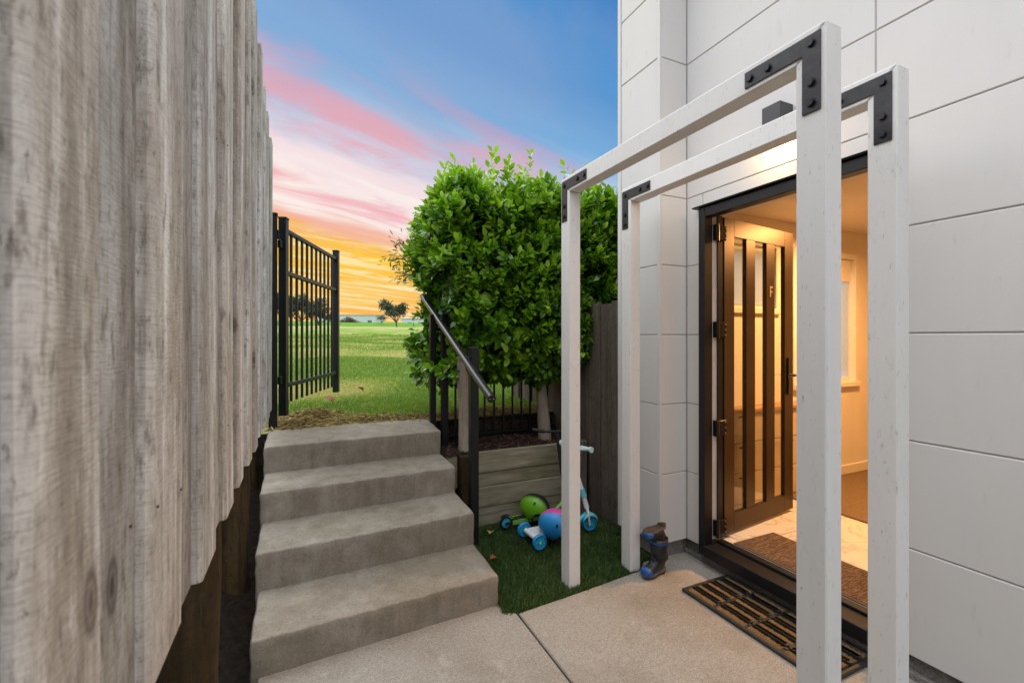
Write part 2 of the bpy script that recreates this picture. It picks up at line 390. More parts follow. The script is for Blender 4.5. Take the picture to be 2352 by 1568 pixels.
def carpet_mat(name, a, c, sc):
    b = NB(name); v = b.coords(); n = b.noise(v, sc, 3, .8); b.col(b.ramp(n, [(.32, a), (.68, c)])); b.set(Roughness=.95, Specular_IOR_Level=.1)
    b.bump(n, .8, .006); return b.m
M['carpet'] = carpet_mat('brown_carpet', (.11, .075, .04, 1), (.30, .21, .125, 1), 160)
def weave_mat():
    b = NB('brown_mat_weave'); n1 = b.noise(b.coords((18, 150, 1)), 1.5, 3, .7); n2 = b.noise(b.coords((150, 18, 1)), 1.5, 3, .7)
    n = b.mix(.5, n1, n2, 'DARKEN'); b.col(b.ramp(n, [(.30, (.030, .020, .013, 1)), (.45, (.10, .066, .042, 1)), (.62, (.27, .19, .13, 1))])); b.set(Roughness=.95, Specular_IOR_Level=.1); b.bump(n, .8, .004); return b.m
M['weave'] = weave_mat()
M['mat_edge'] = plain('mat_edge_binding', (.10, .065, .04), .85)
def coir_mat():
    b = NB('coir_bristle'); n = b.noise(b.coords((120, 90, 60)), 2.0, 4, .75); c = b.ramp(n, [(.3, (.06, .038, .016, 1)), (.5, (.19, .122, .054, 1)), (.7, (.34, .235, .115, 1))])
    b.col(c); b.set(Roughness=.95, Specular_IOR_Level=.1); b.bump(n, .9, .006); return b.m
M['coir'] = coir_mat(); M['rubber'] = plain('mat_rubber', (.022, .020, .018), .55, 0, .5, 25, .15)
M['soil'] = None
def soil_mat(name, a, c, speck=True):
    b = NB(name); v = b.coords(rnd=False); n = b.noise(v, 26, 7, .75); col = b.ramp(n, [(.32, a), (.68, c)])
    if speck:
        s = b.noise(v, 95, 1, .5); col = b.mix(b.ramp(s, [(.70, 0.), (.75, .8)]), col, (.42, .39, .35))
    b.col(col); b.set(Roughness=.95, Specular_IOR_Level=.15); b.bump(n, 1.0, .03); return b.m
M['soil'] = soil_mat('planter_soil', (.010, .007, .005, 1), (.062, .042, .030, 1)); M['earth'] = soil_mat('dark_earth', (.010, .008, .006, 1), (.045, .034, .024, 1), False)
M['bark_pale'] = mat_fence('pale_tree_bark', [(.28, .225, .175, 1), (.36, .30, .24, 1), (.44, .385, .32, 1), (.20, .155, .115, 1), (.25, .21, .15, 1), (.15, .11, .08, 1)])
M['bark_far'] = plain('far_tree_bark', (.16, .14, .125), .9, 0, .3, 4, .1)
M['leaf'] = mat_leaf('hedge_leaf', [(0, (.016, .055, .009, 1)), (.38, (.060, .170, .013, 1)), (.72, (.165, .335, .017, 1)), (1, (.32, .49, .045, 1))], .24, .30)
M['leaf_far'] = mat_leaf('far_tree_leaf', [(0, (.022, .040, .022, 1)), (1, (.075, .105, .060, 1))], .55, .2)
M['leaf_olive'] = mat_leaf('olive_leaf', [(0, (.05, .065, .04, 1)), (1, (.13, .145, .095, 1))], .5, .25)
M['leaf_dry'] = mat_leaf('dry_leaf', [(0, (.22, .055, .018, 1)), (.5, (.42, .15, .045, 1)), (1, (.50, .36, .07, 1))], .6, .2)
M['twig_red'] = mat_leaf('red_twig', [(0, (.085, .038, .026, 1)), (1, (.20, .095, .06, 1))], .8, .1)
M['grass'] = mat_leaf('lawn_blade', [(0, (.045, .115, .010, 1)), (.45, (.130, .235, .030, 1)), (.75, (.26, .33, .065, 1)), (1, (.46, .39, .20, 1))], .55, .3)
M['turf'] = mat_leaf('turf_blade', [(0, (.020, .052, .010, 1)), (.6, (.066, .130, .026, 1)), (1, (.20, .26, .09, 1))], .5, .2)
M['straw'] = mat_leaf('dry_clipping', [(0, (.085, .055, .026, 1)), (.5, (.30, .21, .10, 1)), (1, (.52, .42, .20, 1))], .8, .15)
M['turf_base'] = soil_mat('turf_backing', (.010, .016, .006, 1), (.025, .045, .012, 1), False)
def lawn_mat():
    b = NB('lawn_ground'); tc = b.N('ShaderNodeTexCoord'); v = tc.outputs['Object']
    mp = b.N('ShaderNodeMapping'); mp.inputs['Scale'].default_value = (.16, .42, 1); b.L(v, mp.inputs['Vector'])
    big = b.noise(mp.outputs[0], 1.0, 6, .62); mid = b.noise(v, 2.6, 5, .65); fine = b.noise(v, 38, 4, .7)
    c = b.ramp(mid, [(.28, (.085, .180, .018, 1)), (.5, (.165, .275, .032, 1)), (.75, (.27, .355, .065, 1))])
    c = b.mix(b.ramp(big, [(.48, 0.), (.60, .85)]), c, (.40, .355, .16))
    c = b.mix(b.ramp(fine, [(.30, .6), (.55, 0.)]), c, (.08, .155, .018))
    sep = b.N('ShaderNodeSeparateXYZ'); b.L(v, sep.inputs[0])
    wob = b.math('ADD', sep.outputs[1], b.math('MULTIPLY', b.noise(v, .05, 2), 26))
    tan = b.ramp(b.math('DIVIDE', wob, 200, True), [(.33, 0.), (.42, .75), (.485, .75), (.50, 0.)])
    c = b.mix(tan, c, (.36, .315, .14))
    ridge = b.ramp(b.math('DIVIDE', wob, 200, True), [(.495, 0.), (.51, 1.)])
    c = b.mix(ridge, c, (.095, .225, .02))
    b.col(c); b.set(Roughness=.95, Specular_IOR_Level=.1); b.bump(fine, .6, .05); return b.m
M['lawn'] = lawn_mat()
M['far_wall'] = plain('far_building_wall', (.52, .58, .57), .7, 0, .05, .3, 0); M['far_roof'] = plain('far_building_roof', (.42, .43, .44), .5, 0, .05, .3, 0)
M['far_window'] = plain('far_building_window', (.10, .13, .15), .2, 0, .1, .3, 0)
M['cabinet'] = plain('hall_cabinet_wood', (.62, .46, .28), .5, 0, .12, 5, .03); M['cabinet_top'] = plain('hall_cabinet_top', (.40, .22, .10), .45, 0, .2, 7, .04)
M['lamp'] = plain('wall_lamp_graphite', (.055, .055, .057), .5, .1)
M['cyan'] = plain('scooter_cyan', (.03, .42, .56), .35, 0, .05); M['cyan_d'] = plain('scooter_blue_tyre', (.015, .24, .60), .4, 0, .06); M['mint'] = plain('scooter_mint', (.58, .80, .78), .4, 0, .05)
M['mint_d'] = plain('scooter_teal_guard', (.14, .50, .55), .3, 0, .08)
M['sc_white'] = plain('scooter_white', (.70, .74, .74), .4, 0, .05); M['sc_green'] = plain('scooter_green', (.20, .46, .07), .4, 0, .08)
M['tyre'] = plain('black_tyre', (.012, .012, .013), .6, 0, .2); M['grip'] = plain('black_grip', (.018, .018, .019), .55, 0, .2)
M['boot'] = plain('boot_rubber', (.015, .017, .022), .42, 0, .3, 14, .05); M['boot_blue'] = plain('boot_blue_rubber', (.014, .085, .29), .42, 0, .15, 12, .05)
M['boot_grey'] = plain('boot_grey_foxing', (.10, .10, .115), .55, 0, .15); M['boot_sole'] = plain('boot_sole', (.045, .034, .025), .85, 0, .5, 30, .3)

# ------------------------------------------------------------------ terrain and hard ground
def lawn_z(x, y):
    x = np.asarray(x, float); y = np.asarray(y, float)
    z = .735 + .016*np.clip(y-3.75, 0, 2) + .0325*np.clip(y-5.5, 0, 80)
    rise = np.clip((y-(92+4*np.sin(x*.11)+2.5*np.sin(x*.27+1)))/22, 0, 1); z += 1.75*rise*rise*(3-2*rise)
    fall = np.clip((y-128)/200, 0, 1); z -= 5*fall
    near = np.clip((y-3.9)/3, 0, 1)
    z += near*(.03*np.sin(x*1.1+.6)*np.sin(y*.8)+.02*np.sin(x*2.3+y*1.7)) + np.clip((y-15)/30, 0, 1)*.12*np.sin(x*.35+.4)*np.sin(y*.23)
    return z
def build_terrain():
    ys = np.concatenate([np.linspace(3.72, 12, 70), np.linspace(12.3, 60, 70), np.linspace(61, 140, 80), np.linspace(145, 900, 40)])
    xs = np.concatenate([np.linspace(-700, -42, 26), np.linspace(-40, -3.2, 44), np.linspace(-3, 12, 76), np.linspace(12.5, 60, 60), np.linspace(62, 700, 26)])
    X, Y = np.meshgrid(xs, ys); Z = lawn_z(X, Y)
    V = np.stack([X.ravel(), Y.ravel(), Z.ravel()], 1); nx, ny = len(xs), len(ys)
    i = (np.arange(ny-1)[:, None]*nx + np.arange(nx-1)[None, :]).ravel()
    F = np.stack([i, i+1, i+nx+1, i+nx], 1)
    o = soup('lawn', V, F, M['lawn'], smooth=True); tag(o, kind='structure')
    obj('lawn_edge', box(-60, -.20, 3.705, 3.724, -.3, .7365), M['earth'], o); obj('lawn_edge', box(-.20, 60, 3.705, 3.719, -.3, .55), M['earth'], o)
    obj('lawn_edge', box(2.14, 60, 3.7195, 3.740, .3, .7365), M['earth'], o); obj('lawn_edge', box(.96, 2.14, 3.728, 3.745, .5, .7365), M['earth'], o)
    bm = bmesh.new()                                             # the lower yard all round the house, earth
    vs = [bm.verts.new(p) for p in ((-700, -700, -.07), (700, -700, -.07), (700, 3.75, -.07), (-700, 3.75, -.07))]; bm.faces.new(vs)
    tag(obj('ground', bm, M['earth']), kind='structure')
    # soil under the left fence, added light-blocking bank behind it, and the cut below the lawn edge
    bm = bmesh.new(); n = 40; ys2 = np.linspace(-3, 4.0, n); prof = [(-.12, -.10), (-.30, -.06), (-.52, .02), (-.66, .35), (-.72, .95), (-1.4, 1.05), (-4, 1.1)]
    rows = [[bm.verts.new((px+random.uniform(-.02, .02), yy, pz+random.uniform(-.03, .03)+(max(0, yy-2.4)*.30 if k < 4 else 0))) for k, (px, pz) in enumerate(prof)] for yy in ys2]
    for a, b in zip(rows, rows[1:]):
        for k in range(len(prof)-1): bm.faces.new((a[k], a[k+1], b[k+1], b[k]))
    tag(obj('soil_and_blocking_bank', bm, M['earth'], smooth=True), kind='structure')
build_terrain()
patio = empty('patio', (0.6, 1, 0), kind='structure')
obj('slab', prism([(-.17, -3.2), (1.010, -3.2), (1.010, 2.145), (.957, 2.17), (.957, 2.30), (-.17, 2.30)], 'z', -.12, 0, .005), M['slab'], patio)
obj('slab', prism([(1.020, -3.2), (2.335, -3.2), (2.335, 2.30), (1.97, 2.29), (1.885, 2.215), (1.40, 2.165), (1.020, 2.135)], 'z', -.12, 0, .005), M['slab'], patio)
obj('turf_bed', box(.93, 2.30, 2.10, 3.30, -.12, -.006), M['turf_base'], patio)

# ------------------------------------------------------------------ concrete stairs
stairs = empty('concrete_stairs', (.37, 2.8, 0), 'weathered grey concrete steps climbing from the patio to the lawn', 'stairs')
def rough_step(name, xl, xr, yfl, yfr, yb, zb, ztf, ztb):
    """one step: nosing line from (xl,yfl) to (xr,yfr); the tread falls slightly forward; edges chipped and rounded"""
    bm = bmesh.new(); nx, ny, nz = 34, 10, 6
    def P(a, b, c, front_over=.012):
        x = xl+(xr-xl)*a; yf = yfl+(yfr-yfl)*a; y = yf+(yb-yf)*b; zt = ztf+(ztb-ztf)*b; z = zb+(zt-zb)*c
        y += (1-c)*front_over*(1-b); return Vector((x, y, z))
    grid = {}
    def V(i, j, k):
        key = (i, j, k)
        if key not in grid:
            p = P(i/nx, j/ny, k/nz)
            nse = .004*(math.sin(p.x*23+p.z*31)+math.sin(p.x*57+p.y*11+1.3))*.5; chip = max(0, math.sin(p.x*41+zb*70)*math.sin(p.x*17.3+zb*33)-.55)*.018
            if j == 0: p.y += nse*.8
            if k == nz: p.z += nse*.35
            if k == nz and j == 0: p.z -= chip; p.y += chip*.8
            if i in (0, nx): p.x += .002*math.sin(p.z*60+p.y*25)
            grid[key] = bm.verts.new(p)
        return grid[key]
    for i in range(nx):
        for k in range(nz): bm.faces.new((V(i, 0, k), V(i+1, 0, k), V(i+1, 0, k+1), V(i, 0, k+1)))
        for j in range(ny): bm.faces.new((V(i, j, nz), V(i+1, j, nz), V(i+1, j+1, nz), V(i, j+1, nz)))
    for j in range(ny):
        for k in range(nz):
            bm.faces.new((V(0, j, k), V(0, j, k+1), V(0, j+1, k+1), V(0, j+1, k)))
            bm.faces.new((V(nx, j, k), V(nx, j+1, k), V(nx, j+1, k+1), V(nx, j, k+1)))
    bmesh.ops.recalc_face_normals(bm, faces=bm.faces)
    sharp = [e for e in bm.edges if len(e.link_faces) == 2 and e.calc_face_angle(0) > .8]
    bmesh.ops.bevel(bm, geom=sharp, offset=.006, segments=2, affect='EDGES')
    o = autosmooth(obj(name, bm, M['step'], stairs), 75); o.modifiers.new('even_normals', 'WEIGHTED_NORMAL'); return o
rough_step('step', -.200, .950, 2.170, 2.233, 3.00, -.03, .162, .181)
rough_step('step', -.212, .952, 2.560, 2.612, 3.40, .10, .362, .379)
rough_step('step', -.222, .953, 2.945, 2.991, 3.74, .28, .542, .560)
rough_step('step', -.228, .955, 3.331, 3.364, 3.79, .46, .722, .745)

# ------------------------------------------------------------------ left paling fence
fence = empty('paling_fence', (-.25, 1.5, -.05), 'tall weathered timber paling fence close beside the steps', 'fence')
edges = [-2.05, -1.89, -1.74, -1.58, -1.42, -1.27, -1.12, -.96, -.80, -.64, -.49, -.33, -.17, -.01, .16, .33, .495, .656, .83, 1.03, 1.18, 1.37, 1.53, 1.70]
while edges[-1] < 3.80: edges.append(edges[-1]+random.uniform(.138, .16))
edges[-1] = 3.855
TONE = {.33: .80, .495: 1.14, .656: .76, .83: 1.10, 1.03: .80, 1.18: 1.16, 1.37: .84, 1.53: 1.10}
nail_me = None
for i, (a, b) in enumerate(zip(edges, edges[1:])):
    proud = (i % 2 == 0)
    if abs(a-.495) < .01: proud = True
    xf = -.200 if (i % 2 == 0) == (edges.index(.495) % 2 == 0) else -.219
    xf += random.uniform(-.0015, .0015)
    zb = .900+random.uniform(-.007, .007); zt = 3.39-.149*b+random.uniform(-.012, .012)
    n = 14; tk = .026 if xf > -.207 else .018; g = .004 if xf > -.207 else -.014; bv = .008 if xf > -.207 else .002
    lean = random.uniform(-.006, .006)
    def ring(z, t):
        bow = .003*math.sin(t*3.1+i); a_, b_ = a+g+lean*(t-.5), b-g+lean*(t-.5)+.001*math.sin(t*9+i)
        return [(xf-tk+bow, a_, z), (xf-bv+bow, a_, z), (xf+bow, a_+bv, z), (xf+bow, b_-bv, z), (xf-bv+bow, b_, z), (xf-tk+bow, b_, z)]
    tilt = random.uniform(-.008, .008)
    rings = [ring(zb+(zt-zb)*k/n, k/n) for k in range(n+1)]
    bm = loft(rings)
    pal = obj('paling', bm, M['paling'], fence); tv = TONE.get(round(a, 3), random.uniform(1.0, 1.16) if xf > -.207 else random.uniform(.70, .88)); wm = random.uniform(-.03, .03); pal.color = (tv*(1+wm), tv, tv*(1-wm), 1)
    for nz in (1.162, 1.992, 2.662):
        for ny in (a+.028, b-.028):
            if ny < .75: continue
            if nail_me is None:
                nb_ = disc_cyl((0, 0, 0), (1, 0, 0), .0022, .002, 8); nail_me = bpy.data.meshes.new('nail'); nb_.to_mesh(nail_me); nb_.free(); nail_me.materials.append(M['bolt'])
            no = bpy.data.objects.new('nail', nail_me); COL.objects.link(no); no.parent = pal; no.location = Vector((xf+.0008, ny+random.uniform(-.006, .006), nz+random.uniform(-.012, .012)))-ORIG[fence.name]
for z0 in (1.12, 1.95, 2.62): obj('rail', box(-.275, -.2325, -2.05, 3.86, z0, z0+.085, .004), M['post_wood'], fence)
for yy, rr in ((1.02, .070), (1.86, .075), (2.86, .065), (-.9, .07), (3.72, .05)):
    pts = [(-.335+random.uniform(-.01, .01), yy+.01*math.sin(k), -.08+k*.35) for k in range(8)]
    autosmooth(obj('post', tube(pts, [rr*1.06, rr*1.04, rr*1.02, rr, rr, rr*.98, rr*.96, rr*.95], 16), M['post_wood'], fence))

# ------------------------------------------------------------------ house
house = empty('house', (3.2, 0, 0), 'pale grey panel clad house with its front door open', 'house')
ZJ = [.100, .548, .998, 1.448, 1.898, 2.345, 2.790, 3.230, 3.680, 4.13, 4.58, 5.03]
def panel(x0, x1, y0, y1, z0, z1): obj('wall_panel', box(x0, x1, y0, y1, z0, z1, .0035), M['clad'], house)
gap = .0024
for za, zb in zip(ZJ, ZJ[1:]):
    za, zb = za+gap, zb-gap
    # near wall, right of and above the door
    if zb < 2.24: spans = [(-3.2, -1.2), (-1.193, 1.115), (2.125, 2.2505)]
    elif za < 2.24: spans = [(-3.2, -1.2), (-1.193, 1.115), (2.125, 2.2505)]
    else: spans = [(-3.2, -1.2), (-1.193, 1.157), (1.163, 2.2505)]
    for y0, y1 in spans: panel(2.310, 2.326, y0, y1, za, zb)
    if za < 2.24 < zb and za < 2.2:                # piece between door head and the joint above
        panel(2.310, 2.326, 1.122, 2.118, 2.246, zb)
    # the return and the projecting bay beyond the door
    panel(2.093, 2.3085, 2.252, 2.268, za, zb)
    panel(2.079, 2.095, 2.275, 2.640, za, zb)
    obj('corner_bead', box(2.0765, 2.0925, 2.250, 2.2735, za-gap-.0005, zb+gap-.0005), M['clad'], house)
obj('corner_trim', box(2.073, 2.10, 2.643, 2.675, .08, 5.03, .003), M['clad'], house)
def core(x0, x1, y0, y1, z0, z1, mat='groove', name='wall_core'): obj(name, box(x0, x1, y0, y1, z0, z1), M[mat], house)
core(2.3165, 2.40, -3.2, 1.10, .101, 5.03); core(2.3165, 2.40, 1.10, 2.14, 2.25, 5.03); core(2.3165, 2.40, 2.14, 2.62, .101, 5.03)
core(2.0855, 2.3160, 2.2585, 2.66, .102, 5.03)
obj('footing', box(2.345, 2.42, -3.2, 2.30, -.10, .0995), M['footing'], house)
obj('footing', box(2.110, 2.3445, 2.285, 2.66, -.10, .0995), M['footing'], house)
obj('footing_kerb', box(2.318, 2.3445, -3.2, 2.2845, -.10, .030, .004), M['footing'], house)
obj('door_step_pack', box(2.30, 2.3445, 1.115, 2.125, .030, .069), M['footing'], house)
# door frame
frame = obj('door_frame', box(2.272, 2.342, 2.072, 2.120, .071, 2.243, .003), M['alu'], house)
obj('jamb', box(2.272, 2.342, 1.120, 1.168, .071, 2.243, .003), M['alu'], frame)
obj('head', box(2.274, 2.342, 1.1685, 2.0715, 2.182, 2.241, .003), M['alu'], frame)
obj('drip_cap', prism([(2.312, 2.2445), (2.255, 2.2445), (2.252, 2.2525), (2.312, 2.262)], 'y', 1.085, 2.155), M['alu'], frame)
obj('gasket', box(2.3425, 2.384, 2.078, 2.112, .16, 2.205), M['gasket'], frame)
obj('stop', box(2.3845, 2.430, 2.070, 2.120, .16, 2.243, .002), M['alu'], frame)
obj('stop', box(2.3425, 2.430, 1.120, 1.166, .16, 2.243, .002), M['alu'], frame)
obj('head_lining', box(2.3425, 2.430, 1.1665, 2.0695, 2.200, 2.243, .002), M['trim'], frame)
obj('sill', box(2.262, 2.372, 1.1685, 2.0715, .071, .140, .004), M['alu'], frame)
obj('sill_ledge', box(2.372, 2.420, 1.1685, 2.0695, .10, .1555, .003), M['alu'], frame)
# door leaf, built along its own axis then turned
door = empty('door_leaf_root', (2.450, 2.075, .172)); door.name = 'door'; door.parent = house; door.location = Vector((2.450, 2.075, .172))-ORIG['house']
door.rotation_euler = (0, 0, R(7.45)); ORIG[door.name] = Vector((0, 0, 0))
def dpart(name, bm, mat, parent=None): return obj(name, bm, M[mat], parent or door, local=True)
T = .030; Hd = 2.026
dpart('stile', box(0, .108, 0, T, 0, Hd, .0015), 'door'); dpart('stile', box(.732, .847, 0, T, 0, Hd, .0015), 'door')
dpart('top_rail', box(.1085, .7315, 0, T, Hd-.112, Hd, .0015), 'door'); dpart('bottom_rail', box(.1085, .7315, 0, T, 0, .116, .0015), 'door')
dpart('mullion', box(.246, .350, 0, T, .1165, Hd-.1125, .0015), 'door'); dpart('mullion', box(.491, .597, 0, T, .1165, Hd-.1125, .0015), 'door')
for a, b in ((.109, .2455), (.3505, .4905), (.5975, .7315)): dpart('glass_pane', box(a, b, .012, .018, .1165, Hd-.1125), 'glass')
zf = 1.715-.172; xf = .528
bm = box(xf, xf+.011, -.004, .0005, zf, zf+.074); box(xf+.0112, xf+.036, -.004, .0005, zf+.063, zf+.074, bm=bm); box(xf+.0112, xf+.031, -.004, .0005, zf+.031, zf+.041, bm=bm)
lt = dpart('letter', bm, 'brass'); lt['label'] = 'brass letter F fixed on the door'
hp = dpart('lock_plate', box(.760, .812, -.012, 0, .845, 1.112, .004), 'hinge')
dpart('lever', tube([(.787, -.010, .985), (.787, -.045, .985), (.775, -.050, .985), (.668, -.050, .982)], [.011, .010, .009, .008], 10), 'hinge')
dpart('lock_plate', box(.765, .807, T, T+.011, .845, 1.112, .004), 'hinge')
for hz in (2.09, 1.48, .86, .235):
    h = obj('hinge', box(2.349, 2.360, 2.045, 2.0775, hz-.050, hz+.050, .002), M['hinge'], house)
    obj('knuckle', tube([(2.366, 2.052, hz-.055), (2.366, 2.052, hz+.055)], .010, 10), M['hinge'], h)
    obj('plate', box(2.374, 2.448, 2.056, 2.0695, hz-.046, hz+.046, .002), M['hinge'], h)
    for dz in (-.034, .0, .034):
        obj('screw', disc_cyl((2.436, 2.0545, hz+dz), (0, 1, 0), .0048, .005, 8), M['screw'], h)
# interior
bm = box(2.4005, 3.535, -.5, 2.58, .06, .140); obj('floor_base', bm, M['grout'], house)
fl = obj('tile_floor', box(2.432, 2.4995, 1.16, 2.07, .1402, .1495, .001), M['tile'], house)
for ix, x0 in enumerate((2.5025, 3.1025)):
    for iy in range(6):
        y1 = 2.555-iy*.603; obj('tile', box(x0, min(x0+.5975, 3.53), y1-.598, y1, .1402, .1498, .001), M['tile'], fl)
obj('carpet', box(3.5355, 5.60, -.5, 2.56, .06, .160, .004), M['carpet'], house)
obj('ceiling', box(2.4005, 5.65, -.55, 2.62, 2.42, 2.50), M['ceiling'], house)
# far room wall (y 2.56) with two window openings, the left one standing in for a glass reflection: [3.05..3.62 z 1.67..2.18] and [3.90..4.74 z 1.02..2.16]
YW = 2.560
def iw(x0, x1, z0, z1, m='plaster', n='inner_wall'): obj(n, box(x0, x1, YW, YW+.10, z0, z1), M[m], house)
iw(2.4005, 3.05, .14, 2.42); iw(3.05, 3.62, .14, 1.67); iw(3.05, 3.62, 2.18, 2.42); iw(3.62, 3.90, .14, 2.42)
iw(3.90, 4.74, .14, 1.02); iw(3.90, 4.74, 2.16, 2.42); iw(4.74, 5.65, .14, 2.42)
for x0, x1, z0, z1 in ((3.05, 3.62, 1.67, 2.18), (3.90, 4.74, 1.02, 2.16)):
    fm = M['trim']
    w = obj('window_frame', box(x0, x0+.035, YW+.03, YW+.09, z0, z1, .002), fm, house)
    obj('frame_side', box(x1-.016, x1, YW+.05, YW+.07, z0, z1, .002), fm, w)
    obj('frame_top', box(x0+.0355, x1-.0355, YW+.03, YW+.09, z1-.035, z1, .002), fm, w)
    obj('frame_bottom', box(x0+.0355, x1-.0355, YW+.03, YW+.09, z0, z0+.035, .002), fm, w)
    obj('pane', box(x0+.0355, x1-.0165, YW+.055, YW+.061, z0+.0355, z1-.0355), M['pane'], w)
    obj('sill', box(x0-.05, x1+.05, YW-.035, YW-.0005, z0-.045, z0-.002, .003), M['trim'], w)
    obj('architrave', box(x1+.002, x1+.05, YW-.014, YW-.0005, z0, z1+.05, .002), M['trim'], w)
    obj('architrave', box(x0-.05, x0-.002, YW-.014, YW-.0005, z0, z1+.05, .002), M['trim'], w)
    obj('architrave', box(x0-.002, x1+.002, YW-.014, YW-.0005, z1+.002, z1+.05, .002), M['trim'], w)
obj('blind', box(3.94, 4.70, YW+.005, YW+.028, 1.95, 2.155, .004), M['trim'], house)
obj('added_net_sheet', box(3.09, 3.58, YW+.010, YW+.012, 1.705, 2.15), M['net'], house); obj('added_net_sheet', box(4.30, 4.72, YW+.034, YW+.036, 1.06, 1.949), M['net'], house)  # left net sheet added to pale the window standing in for a reflection
obj('skirting', box(3.96, 5.6, YW-.014, YW-.0005, .1605, .245, .003), M['trim'], house)
core(5.60, 5.70, -.55, 2.66, .06, 5.03, 'plaster', 'inner_wall'); core(2.4005, 5.60, -.65, -.55, .06, 5.03, 'plaster', 'inner_wall')
core(2.4005, 5.65, 2.6605, 2.69, .0, .14, 'clad', 'wall_core')
obj('roof', box(2.02, 5.8, -3.3, 2.72, 5.0305, 5.15), M['far_roof'], house)
core(2.4005, 5.70, -.55, 2.66, 4.95, 5.03)
core(2.4005, 5.70, 2.60, 2.66, 2.5005, 4.95)
# plaster lining of the front wall, seen from inside
obj('inner_wall', box(2.4005, 2.4285, -.55, 1.1195, .14, 2.42), M['plaster'], house)
obj('inner_wall', box(2.4005, 2.4285, 2.1205, 2.56, .14, 2.42), M['plaster'], house)
obj('inner_wall', box(2.4005, 2.4285, 1.12, 2.12, 2.2435, 2.42), M['plaster'], house)

# hall cabinet seen through the door glass
cab = empty('hall_cabinet', (3.3, 2.48, .15), 'pale wooden hall cabinet with drawers behind the open glazed door', 'cabinet')
obj('carcass', box(2.80, 3.86, 2.440, 2.558, .1505, .855, .003), M['cabinet'], cab)
obj('top', box(2.76, 3.90, 2.405, 2.558, .8555, .882, .003), M['cabinet_top'], cab)
for k in range(3):
    for x0, x1 in ((2.806, 3.327), (3.333, 3.854)):
        z0 = .165+k*.232; d_ = obj('drawer', box(x0, x1, 2.424, 2.4395, z0, z0+.224, .002), M['cabinet'], cab)
        obj('handle', box((x0+x1)/2-.05, (x0+x1)/2+.05, 2.414, 2.4238, z0+.19, z0+.20, .002), M['bolt'], d_)

# ceiling light of the hall (lit)
cl = empty('ceiling_light', (3.75, 1.75, 2.42), 'lit round ceiling light in the hall inside the door', 'ceiling light')
obj('rim', disc_cyl((3.75, 1.75, 2.405), (0, 0, 1), .13, .03, 32, .004), M['trim'], cl)
obj('diffuser', disc_cyl((3.75, 1.75, 2.384), (0, 0, 1), .115, .011, 32), mat_emit('warm_diffuser', (1.0, .62, .28), 1.5), cl)
ld = bpy.data.lights.new('hall_light', 'AREA'); ld.shape = 'DISK'; ld.size = .24; ld.energy = 16; ld.color = (1.0, .50, .17)
lo = bpy.data.objects.new('hall_light', ld); COL.objects.link(lo); lo.parent = cl; lo.location = (0, 0, -.06)
try: ld.spread = R(170)
except Exception: pass

# wall lamp above the door, throwing light down the wall
wl = empty('wall_lamp', (2.26, 1.58, 2.42), 'dark grey box wall lamp fixed above the front door', 'wall lamp')
bm = bmesh.new()
for p in ((2.205, 2.305, 1.532, 1.538), (2.205, 2.305, 1.626, 1.632), (2.205, 2.211, 1.5383, 1.6257)): box(p[0], p[1], p[2], p[3], 2.475, 2.635, bm=bm)
box(2.2113, 2.305, 1.5383, 1.6257, 2.575, 2.580, bm=bm); box(2.2113, 2.305, 1.5383, 1.6257, 2.629, 2.6347, bm=bm)
obj('housing', bm, M['lamp'], wl)
obj('bulb', disc_cyl((2.258, 1.582, 2.545), (0, 0, 1), .025, .05, 16, .006), mat_emit('lit_bulb', (1.0, .74, .40), 6.0), wl)
ld = bpy.data.lights.new('wall_lamp_light', 'POINT'); ld.energy = .75; ld.color = (1.0, .66, .32); ld.shadow_soft_size = .03
lo = bpy.data.objects.new('wall_lamp_light', ld); COL.objects.link(lo); lo.parent = wl; lo.location = (-.035, 0, .035)

# ------------------------------------------------------------------ white portal frames
def portal(xl, label, y0=.815):
    e = empty('portal_frame', (xl+.037, 1.55, 0), label, 'timber frame', 'white portal frames before the door')
    x0, x1, y1, zt, t = xl, xl+.075, 2.300, 2.350, .090
    w = .0008
    def post(ya, yb, inner_high):
        # mitred at the top; inner_high = side at which the mitre starts low
        poly = [(ya, 0.001), (yb, 0.001), (yb, zt-t-w if inner_high == 'b' else zt-w), (ya, zt-w if inner_high == 'b' else zt-t-w)]
        return prism(poly, 'x', x0, x1, .004)
    p1 = obj('post', post(y0, y0+t, 'b'), M['timber_white'], e); p2 = obj('post', post(y1-t, y1, 'a'), M['timber_white'], e)
    beam = obj('beam', prism([(y0+w*2.4, zt), (y1-w*2.4, zt), (y1-t-w, zt-t), (y0+t+w, zt-t)], 'x', x0, x1, .004), M['timber_white'], e)
    for yc, s in ((y0+.014, 1), (y1-.014, -1)):
        zc = zt-.020; A = .250; B = .232; W = .054
        pl = [(yc, zc), (yc+s*A, zc), (yc+s*A, zc-W), (yc+s*W, zc-W), (yc+s*W, zc-B), (yc, zc-B)]
        br = obj('bracket', prism(pl, 'x', x0-.005, x0-.0002, .0008), M['iron'], e)
        for by, bz in ((W/2, W/2), (A*.66, W/2), (A*.92, W/2), (W/2, B*.62), (W/2, B*.88)):
            c = Vector((x0-.009, yc+s*by, zc-bz))
            bmb = disc_cyl(c, (1, 0, 0), .0115, .009, 6, .0015); join(bmb, disc_cyl(c+Vector((.0035, 0, 0)), (1, 0, 0), .0135, .0022, 14))
            obj('bolt', bmb, M['bolt'], br)
    return e
portal(1.375, 'white timber portal frame nearest the camera, its far post standing in the turf')
portal(1.810, 'white timber portal frame nearer the house wall, with a boot beside its far post', .845)

